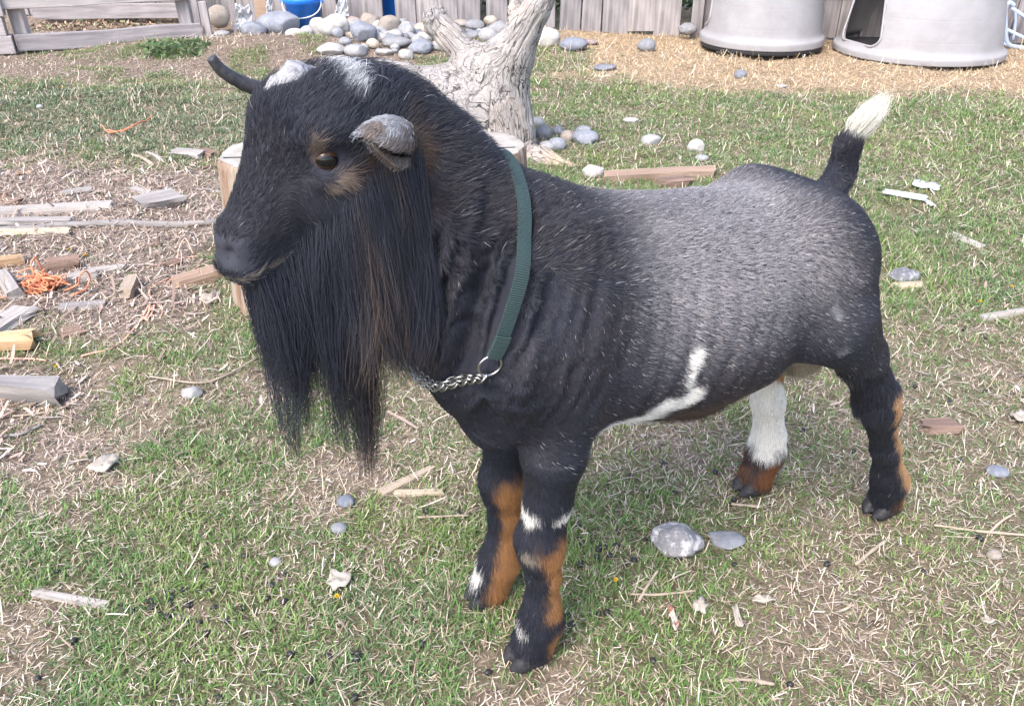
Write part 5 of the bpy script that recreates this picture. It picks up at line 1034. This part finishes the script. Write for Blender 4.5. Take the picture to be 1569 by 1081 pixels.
slab('bark_chip', (203, 292), (236, 303), .030, .012, W_GREY, 'small grey chip just above the pale bark chunk', 'bark', 0, .25); slab('bark_chip', (270, 240), (312, 244), .05, .016, W_GREY, 'flat grey chip beside the log round top', 'bark', 0, .25); slab('bark_chip', (308, 236), (330, 242), .05, .012, W_BROWN, 'reddish brown bark piece touching the log round', 'bark', 0, .25)
for a in (((203, 241), (236, 256), W_PALE, 'short pale stick at the edge of the weeds'), ((226, 238), (252, 254), W_GREY, 'grey stick crossing the short pale one at the weeds'), ((160, 274), (192, 264), W_PALE, 'thin pale stick on the litter below the weeds'), ((28, 276), (54, 273), W_TAN, 'short tan stick near the left edge below the weeds'), ((300, 288), (345, 296), W_GREY, 'grey stick pointing at the log round'), ((312, 262), (345, 258), W_BROWN, 'thin brown stick by the log round')):
    stick('twig', [a[0], ((a[0][0] + a[1][0]) / 2, (a[0][1] + a[1][1]) / 2 - 2), a[1]], .0055, a[2], a[3], 'stick')
for a in (((2, 313), (34, 316), .03, 'dark bark strip at the left edge above the long board'), ((0, 306), (18, 305), .03, 'small dark bark piece at the far left edge'), ((232, 372), (248, 377), .018, 'small dark chip below the long branch'), ((98, 514), (128, 508), .035, 'brown bark piece below the orange twine tangle'), ((255, 408), (275, 400), .03, 'brown bark chip left of the thin twine loops'), ((180, 282), (205, 274), .02, 'dark stick-like bark piece above the pale chunk')):
    slab('bark_piece', a[0], a[1], a[2], .010, W_BROWN, a[3], 'bark', 0, .3)
slab('wood_block', (196, 462), (206, 438), .030, .022, W_PALE, 'short pale wood block on the litter left of the log round', 'block', 0, .28); slab('thin_board', (94, 477), (163, 472), .028, .012, W_GREY, 'grey slat right of the orange twine tangle', 'board', 0, .12); slab('wood_block', (8, 432), (28, 462), .035, .030, W_GREY, 'white-faced wood block left of the orange twine tangle', 'block', 0, .10, .3)
slab('plank', (-30, 528), (40, 482), .055, .018, W_GREY, 'grey plank end at the left edge below the orange tangle', 'board', 0, .24); slab('bark_log', (70, 418), (118, 410), .05, .035, W_BROWN, 'brown bark-covered piece behind the orange tangle', 'log', 0, .2, 0, (1, .8)); slab('split_wood', (95, 436), (150, 424), .030, .016, W_GREY, 'grey split piece in front of the brown bark log', 'wood', 0, .2); slab('split_wood', (135, 418), (190, 412), .024, .014, W_GREY, 'long grey split piece pointing right from the brown bark log', 'wood', 0, .2)
slab('split_wood', (-20, 412), (35, 404), .035, .022, W_TAN, 'tan split piece at the left edge above the orange tangle', 'wood', 0, .2); slab('board', (270, 440), (345, 418), .05, .025, W_RED, 'pinkish board end beside the foot of the log round', 'board', 0, .06)
slab('branch_stub', (-35, 540), (56, 530), .042, .034, W_TAN, 'tan gnarled branch stub with a knotted end at the left edge', 'branch', 0, .30, 0, (.75, 1.15))
slab('firewood', (-70, 600), (92, 606), .052, .042, W_GREY, 'thick grey piece of split firewood with a sawn end at lower left', 'firewood', 0, .22, .15, (.9, 1.05))
slab('firewood', (926, 277), (1092, 268), .045, .032, W_RED, 'reddish split log lying behind the goat\'s back', 'firewood', 0, .14, .2); slab('wood_fragment', (1008, 282), (1052, 279), .055, .025, W_BROWN, 'brown broken piece leaning on the reddish split log', 'wood', 0, .3)
slab('stick', (1502, 490), (1600, 474), .018, .010, W_GREY, 'long pale stick in the lawn at the right edge', 'stick', 0, .12); slab('bark_shard', (1456, 363), (1504, 383), .030, .010, W_GREY, 'grey bark shard in the lawn right of the goat', 'bark', 0, .2, .1, (.8, .7)); slab('wood_strip', (1422, 207), (1470, 210), .012, .006, W_PALE, 'pale wood strip far out on the lawn', 'stick', 0, .15)
slab('wood_chip', (1370, 440), (1412, 438), .022, .010, W_PALE, 'pale wood chip in front of the flat dark stone', 'wood', 0, .2); slab('bark_piece', (1414, 658), (1462, 655), .035, .016, W_BROWN, 'brown bark piece in the turf right of the hind legs', 'bark', 0, .3)
slab('wood_sliver', (584, 760), (662, 722), .016, .010, W_PALE, 'pale wood sliver on the bare patch right of the beard tip', 'wood', 0, .2, 0, (1.3, .7)); slab('wood_sliver', (606, 758), (680, 757), .011, .008, W_PALE, 'thinner pale sliver beside the larger one', 'wood', 0, .15)
slab('stick', (54, 911), (166, 931), .013, .006, W_GREY, 'flat weathered stick in the grass at lower left', 'stick', .002, .15)
for a, rad, lb in (([(962, 913), (1010, 914), (1065, 909)], .0020, 'straight straw stalk lying right of the front hooves'), ([(978, 925), (992, 900), (1008, 877)], .0019, 'straw stalk crossing the straight one'), ([(1310, 867), (1335, 847), (1356, 832)], .0028, 'thick pale stalk in the turf at lower right'), ([(1300, 842), (1310, 824), (1345, 822)], .0014, 'thin bent stalk above the thick pale one'), ([(1430, 808), (1480, 816), (1545, 824), (1600, 833)], .0020, 'long greenish stalk at the right edge'), ([(1515, 820), (1530, 806), (1548, 795)], .0018, 'short stalk crossing the long greenish one'), ([(640, 797), (680, 796), (718, 795)], .0018, 'thin straw stalk left of the far fore leg'), ([(1102, 1048), (1150, 1046), (1185, 1052)], .0024, 'pale stalk near the bottom edge'), ([(1120, 775), (1140, 777), (1168, 780)], .0022, 'pale stalk beside the white hind leg'), ([(230, 580), (310, 590), (395, 548)], .0020, 'long thin twig on the bare patch left of the beard'), ([(0, 664), (30, 660), (62, 648)], .0026, 'thin dark twig at the left edge below the firewood'), ([(18, 634), (60, 629), (84, 625)], .0018, 'thin pale twig just under the firewood'), ([(480, 240 + 70), (545, 330), (560, 340)], .002, None), ([(910, 120), (930, 118), (946, 111)], .006, 'thin branch on the straw right of the driftwood')):
    if lb: stick('stalk', a, rad, W_PALE if 'dark' not in lb else W_GREY, lb, 'stalk', z=.006 if rad < .004 else None, n=7)
# pale husks and scraps
def scrap(px, py, wpx, hpx, label, seed, mat, name='scrap', h=.012):
    c = gp(px, py + hpx * .3); k = pxm(c); r = np.random.default_rng(seed); n = 16; th = np.linspace(0, 2 * np.pi, 20, endpoint=False); rr = 1 + .45 * (vnoise(np.stack([np.cos(th) * 1.5, np.sin(th) * 1.5], -1) + seed, 1.3, seed) - .5) * 2
    rings = [np.stack([np.cos(th) * rr * s * wpx * k / 2, np.sin(th) * rr * s * hpx * k / 1.1, h * 1.6 * (fbm(np.stack([np.cos(th) * s, np.sin(th) * s], -1) + seed, 1.5, seed, 3) - .2)], -1) for s in (1, .66, .33)]; V = np.concatenate(rings + [np.array([[0, 0, h * .7]])]); m = 20; i = np.arange(2)[:, None] * m; j = np.arange(m)[None]
    o = mesh_np(name, V, [np.stack([i + j, i + (j + 1) % m, i + m + (j + 1) % m, i + m + j], -1).reshape(-1, 4), np.stack([2 * m + j[0], 2 * m + (j[0] + 1) % m, np.full(m, 3 * m)], -1)], mat); o.location = (c[0], c[1], gz1(c[0], c[1]) + .006); md = o.modifiers.new('thick', 'SOLIDIFY'); md.thickness = .003; tag(o, label, 'scrap')
husk = MatB('pale_husk', .8, .2); husk.base(husk.ramp(husk.noise(husk.coord(), 60, 4), [(.3, (.28, .24, .195)), (.7, (.44, .40, .35))])); mint = MatB('mint_plastic', .45, .4); mint.base((.46, .53, .54)); rust = MatB('rusty_chip', .7, .2); rust.base(rust.ramp(rust.noise(rust.coord(), 70, 3), [(.5, (.48, .42, .37)), (.64, (.26, .10, .06))]))
scrap(1418, 286, 32, 26, 'torn white scrap in the lawn behind the goat\'s rump', 3, wpl.m); scrap(518, 890, 34, 24, 'crumpled pale husk in the grass left of the far fore hoof', 7, husk.m, 'husk'); scrap(1030, 948, 12, 24, 'small whitish chip with a rust-red end in the grass', 9, rust.m); scrap(160, 708, 34, 26, 'tuft of pale wood shavings in the grass at left', 12, husk.m, 'shavings'); scrap(1512, 950, 16, 8, 'tiny pale husk near the right edge', 14, husk.m, 'husk'); scrap(1072, 930, 24, 18, 'white bone-like scrap right of the straight stalk', 15, husk.m); scrap(1562, 640, 24, 16, 'pale pink scrap at the right edge', 18, husk.m); scrap(1128, 940, 10, 26, 'narrow pale husk on the bare earth at lower right', 21, husk.m, 'husk'); scrap(325, 452, 26, 22, 'frayed pale fibre tuft before the log round', 24, husk.m, 'fibre_tuft'); scrap(1165, 920, 34, 8, 'flat pale husk on the bare earth right of the white scrap', 27, husk.m, 'husk')
slab('plastic_flake', (1352, 303), (1416, 314), .042, .004, mint.m, 'long mint-white plastic flake lying behind the goat\'s rump', 'scrap', .012, .10, .12, (.6, .9)); slab('plastic_tab', (1414, 312), (1428, 322), .016, .004, wpl.m, 'small curled white tab at the end of the mint flake', 'scrap', .004, .25)

# ------------------------------------------------------------------ orange baling twine
tw = MatB('orange_twine', .6, .3); tn_ = tw.noise(tw.coord(), 200, 3); tw.base(tw.ramp(tn_, [(.3, (.50, .155, .07)), (.7, (.74, .33, .19))])); twp = MatB('faded_twine', .65, .25); twp.base(twp.ramp(twp.noise(twp.coord(), 200, 3), [(.3, (.50, .27, .19)), (.7, (.68, .45, .35))]))
def strand(pts, rad, z0=.004):
    P = catmull(np.array([gp(p[0], p[1], p[2] if len(p) > 2 else 0) for p in pts]), 8); P[:, 2] += np.array([gz1(q[0], q[1]) for q in P]) + z0; return P
def twine(name, paths, rad, mat, label):
    c = paths[0].mean(0); c[2] = 0; V, Fq = merge([tube_np(P - c, rad * f, 6) for P, f in paths_f(paths)]); o = mesh_np(name, V, Fq, mat); o.location = c; tag(o, label, 'twine'); return o
def paths_f(paths): return [(P, 1.0) for P in paths]
r = np.random.default_rng(77); c0 = gp(68, 448); tang = []
for i in range(46):
    m = 9; P = r.normal(0, 1, (m, 3)) * np.array([.034, .024, .016]); P = np.cumsum(P * .55, 0); P -= P.mean(0); P = P * .9 + np.array([0, 0, .024]); P[:, 2] = np.abs(P[:, 2]) + .003; tang.append(catmull(P + np.array([c0[0], c0[1], 0]), 5))
tang += [strand([(-20, 470), (15, 462), (45, 455), (70, 450)], .002, .010), strand([(60, 440, .0), (54, 425, .03), (50, 410, .05), (58, 402, .055), (66, 420, .02)], .002), strand([(100, 450), (120, 440, .02), (124, 425, .05), (133, 418, .055), (138, 428, .03), (132, 445, .01), (110, 458)], .002), strand([(30, 424, .03), (50, 418, .035), (66, 430, .03), (80, 440, .02)], .002), strand([(56, 470), (55, 485)], .002)]
twine('twine_tangle', tang, .0022, tw.m, 'bunched tangle of orange baling twine on the litter at left')
twine('twine', [strand([(254, 445), (266, 430), (290, 418), (310, 405), (322, 412), (318, 425), (300, 438), (262, 448)], .002), strand([(262, 430), (236, 445), (230, 455), (240, 468), (250, 480), (246, 490)], .002), strand([(272, 398), (276, 380, .02), (283, 368, .03), (288, 372, .03), (297, 392)], .002), strand([(225, 412), (262, 402), (305, 394)], .002)], .0019, twp.m, 'loose faded loops of orange twine beside the log round')
fr_ = [strand([(125, 548), (165, 538), (190, 522), (210, 500), (222, 490)], .002)] + [strand([(222 + i * 2 - 4, 490 + i), (228 + i * 3 - 5, 482 - 4 * (i % 2)), (232 + 3 * i - 6, 478 - 5 * (i % 3))], .002) for i in range(5)]
twine('twine', fr_, .0022, twp.m, 'single orange strand with a frayed end in the grass left of the beard'); twine('twine', [strand([(-20, 556), (20, 552), (48, 550), (72, 552)], .002)], .0026, twp.m, 'short thick orange strand below the branch stub')
twine('twine', [strand([(163, 208), (190, 210), (212, 200), (236, 184)],   .004, .02), strand([(158, 200), (170, 212), (200, 206), (232, 188)], .003, .022)], .0024, tw.m, 'orange strand lying in the bluish weeds'); twine('twine', [strand([(-25, 226), (0, 218), (14, 214)], .004, .01), strand([(-20, 222), (4, 214)], .003, .01)], .0035, tw.m, 'orange strand at the left edge beside the weeds')

# ------------------------------------------------------------------ droppings and dandelions
dmat = MatB('dropping', .45, .4); dmat.base((.022, .020, .021)); bm = bmesh.new(); bmesh.ops.create_icosphere(bm, subdivisions=2, radius=1); dme = bpy.data.meshes.new('dropping')
for v in bm.verts: v.co *= 1 + .12 * (random.random() - .5)
bm.to_mesh(dme); bm.free(); dme.materials.append(dmat.m)
for p in dme.polygons: p.use_smooth = True
r = np.random.default_rng(55); DR = [(188, 930), (196, 934), (204, 940), (229, 926), (241, 934), (266, 922), (264, 930), (246, 948), (259, 952), (283, 958), (289, 962), (308, 960), (318, 978), (322, 912), (344, 914), (350, 958), (372, 936), (411, 920), (418, 900), (436, 926), (438, 884), (447, 1010), (477, 1050), (545, 1075), (505, 1012), (548, 1015), (60, 1042), (338, 1076), (314, 872), (376, 856), (90, 880), (115, 985), (143, 970), (930, 940), (917, 942), (872, 946), (874, 962), (702, 788), (653, 786), (648, 992), (748, 1034), (548, 1006), (1000, 1016), (1125, 866), (1267, 865), (1414, 877), (1500, 827), (1040, 856), (1210, 1050), (1212, 745), (1231, 660), (1472, 705), (1543, 765), (1195, 700), (1308, 690), (742, 648), (966, 730)]
DR += [(r.uniform(880, 990), r.uniform(805, 868)) for _ in range(18)] + [(r.uniform(1340, 1569), r.uniform(500, 620)) for _ in range(5)] + [(r.uniform(1010, 1140), r.uniform(700, 790)) for _ in range(6)] + [(r.uniform(180, 330), r.uniform(905, 965)) for _ in range(8)]
for px, py in DR:
    o = bpy.data.objects.new('dropping', dme); q = gp(px, py); s = r.uniform(.0036, .0052); o.location = (q[0], q[1], gz1(q[0], q[1]) + s * .55 + .001); o.scale = (s * r.uniform(1.05, 1.4), s, s * .95); o.rotation_euler = (0, r.uniform(-.3, .3), r.uniform(0, 3)); COL.objects.link(o); tag(o, 'small black goat dropping lying in the turf', 'dropping', 'goat droppings')
ylw = MatB('dandelion_yellow', .7, .2); ylw.base((.62, .40, .03)); stm = MatB('stem_green', .6, .2); stm.base((.14, .20, .06))
for px, py, s, lb in ((133, 396, .013, 'yellow dandelion in the grass behind the orange tangle'), (109, 388, .011, 'half-open dandelion left of another, behind the orange tangle'), (98, 137, .016, 'dandelion in the far grass below the pen'), (383, 181, .014, 'dandelion beside the goat\'s forehead in the weeds'), (88, 566, .008, 'closed orange dandelion above the firewood'), (1497, 471, .010, 'small dandelion above the long pale stick at right'), (941, 900, .008, 'orange dandelion right of the near fore hoof'), (1546, 447, .009, 'tiny dandelion at the right edge'), (518, 927, .007, 'closed dandelion near the bottom left of the far fore hoof')):
    q = gp(px, py + 4); t = empty('dandelion', (q[0], q[1], gz1(q[0], q[1]))); tag(t, lb, 'flower'); V, Fq = tube_np(np.array([[0, 0, -.004], [.002, 0, .012], [.001, 0, .022]]), .0013, 6); mesh_np('stem', V, Fq, stm.m, t)
    m = 60; a = r.uniform(0, 6.28, m); el = r.uniform(.05, 1.3, m); u = np.stack([np.cos(a) * np.cos(el), np.sin(a) * np.cos(el), np.sin(el) * .6], -1); sd_ = np.stack([-np.sin(a), np.cos(a), 0 * a], -1); c = np.array([.001, 0, .022]); V = np.stack([c - sd_ * .0008 + u * .001, c + sd_ * .0008 + u * .001, c + u * s * .5 + sd_ * .0009, c + u * s * .5 - sd_ * .0009], 1).reshape(-1, 3); mesh_np('petals', V, np.arange(4 * m).reshape(-1, 4), ylw.m, t)
# leafy weeds by the pen rail
for px, py, wpx, hpx, lb in ((275, 78, 90, 22, 'broad-leaved green weeds under the right end of the pen rail'), (130, 12, 36, 24, 'bushy weed growing inside the timber pen')):
    q = gp(px, py + hpx * .4); k = pxm(q); o = leaves('weed', (0, 0, hpx * k * .30), (wpx * k / 2, .12, hpx * k * .40), 480 if wpx > 50 else 300, .020, [(.13, .19, .085), (.10, .165, .075), (.17, .22, .11)], tm.m, 500 + px); o.location = (q[0], q[1], gz1(q[0], q[1])); tag(o, lb, 'plant'); o['kind'] = 'thing'
pl = gp(170, 38); o = leaves('leaf_litter', (0, 0, .012), (.42, .30, .018), 1500, .018, [(.33, .19, .13), (.26, .20, .14), (.20, .22, .12), (.42, .33, .24)], sm.m, 601); o.location = (pl[0], pl[1], gz1(pl[0], pl[1])); tag(o, kind='stuff')
nblades = grass(); litter(); stalks(); chips(); print('blades', nblades)
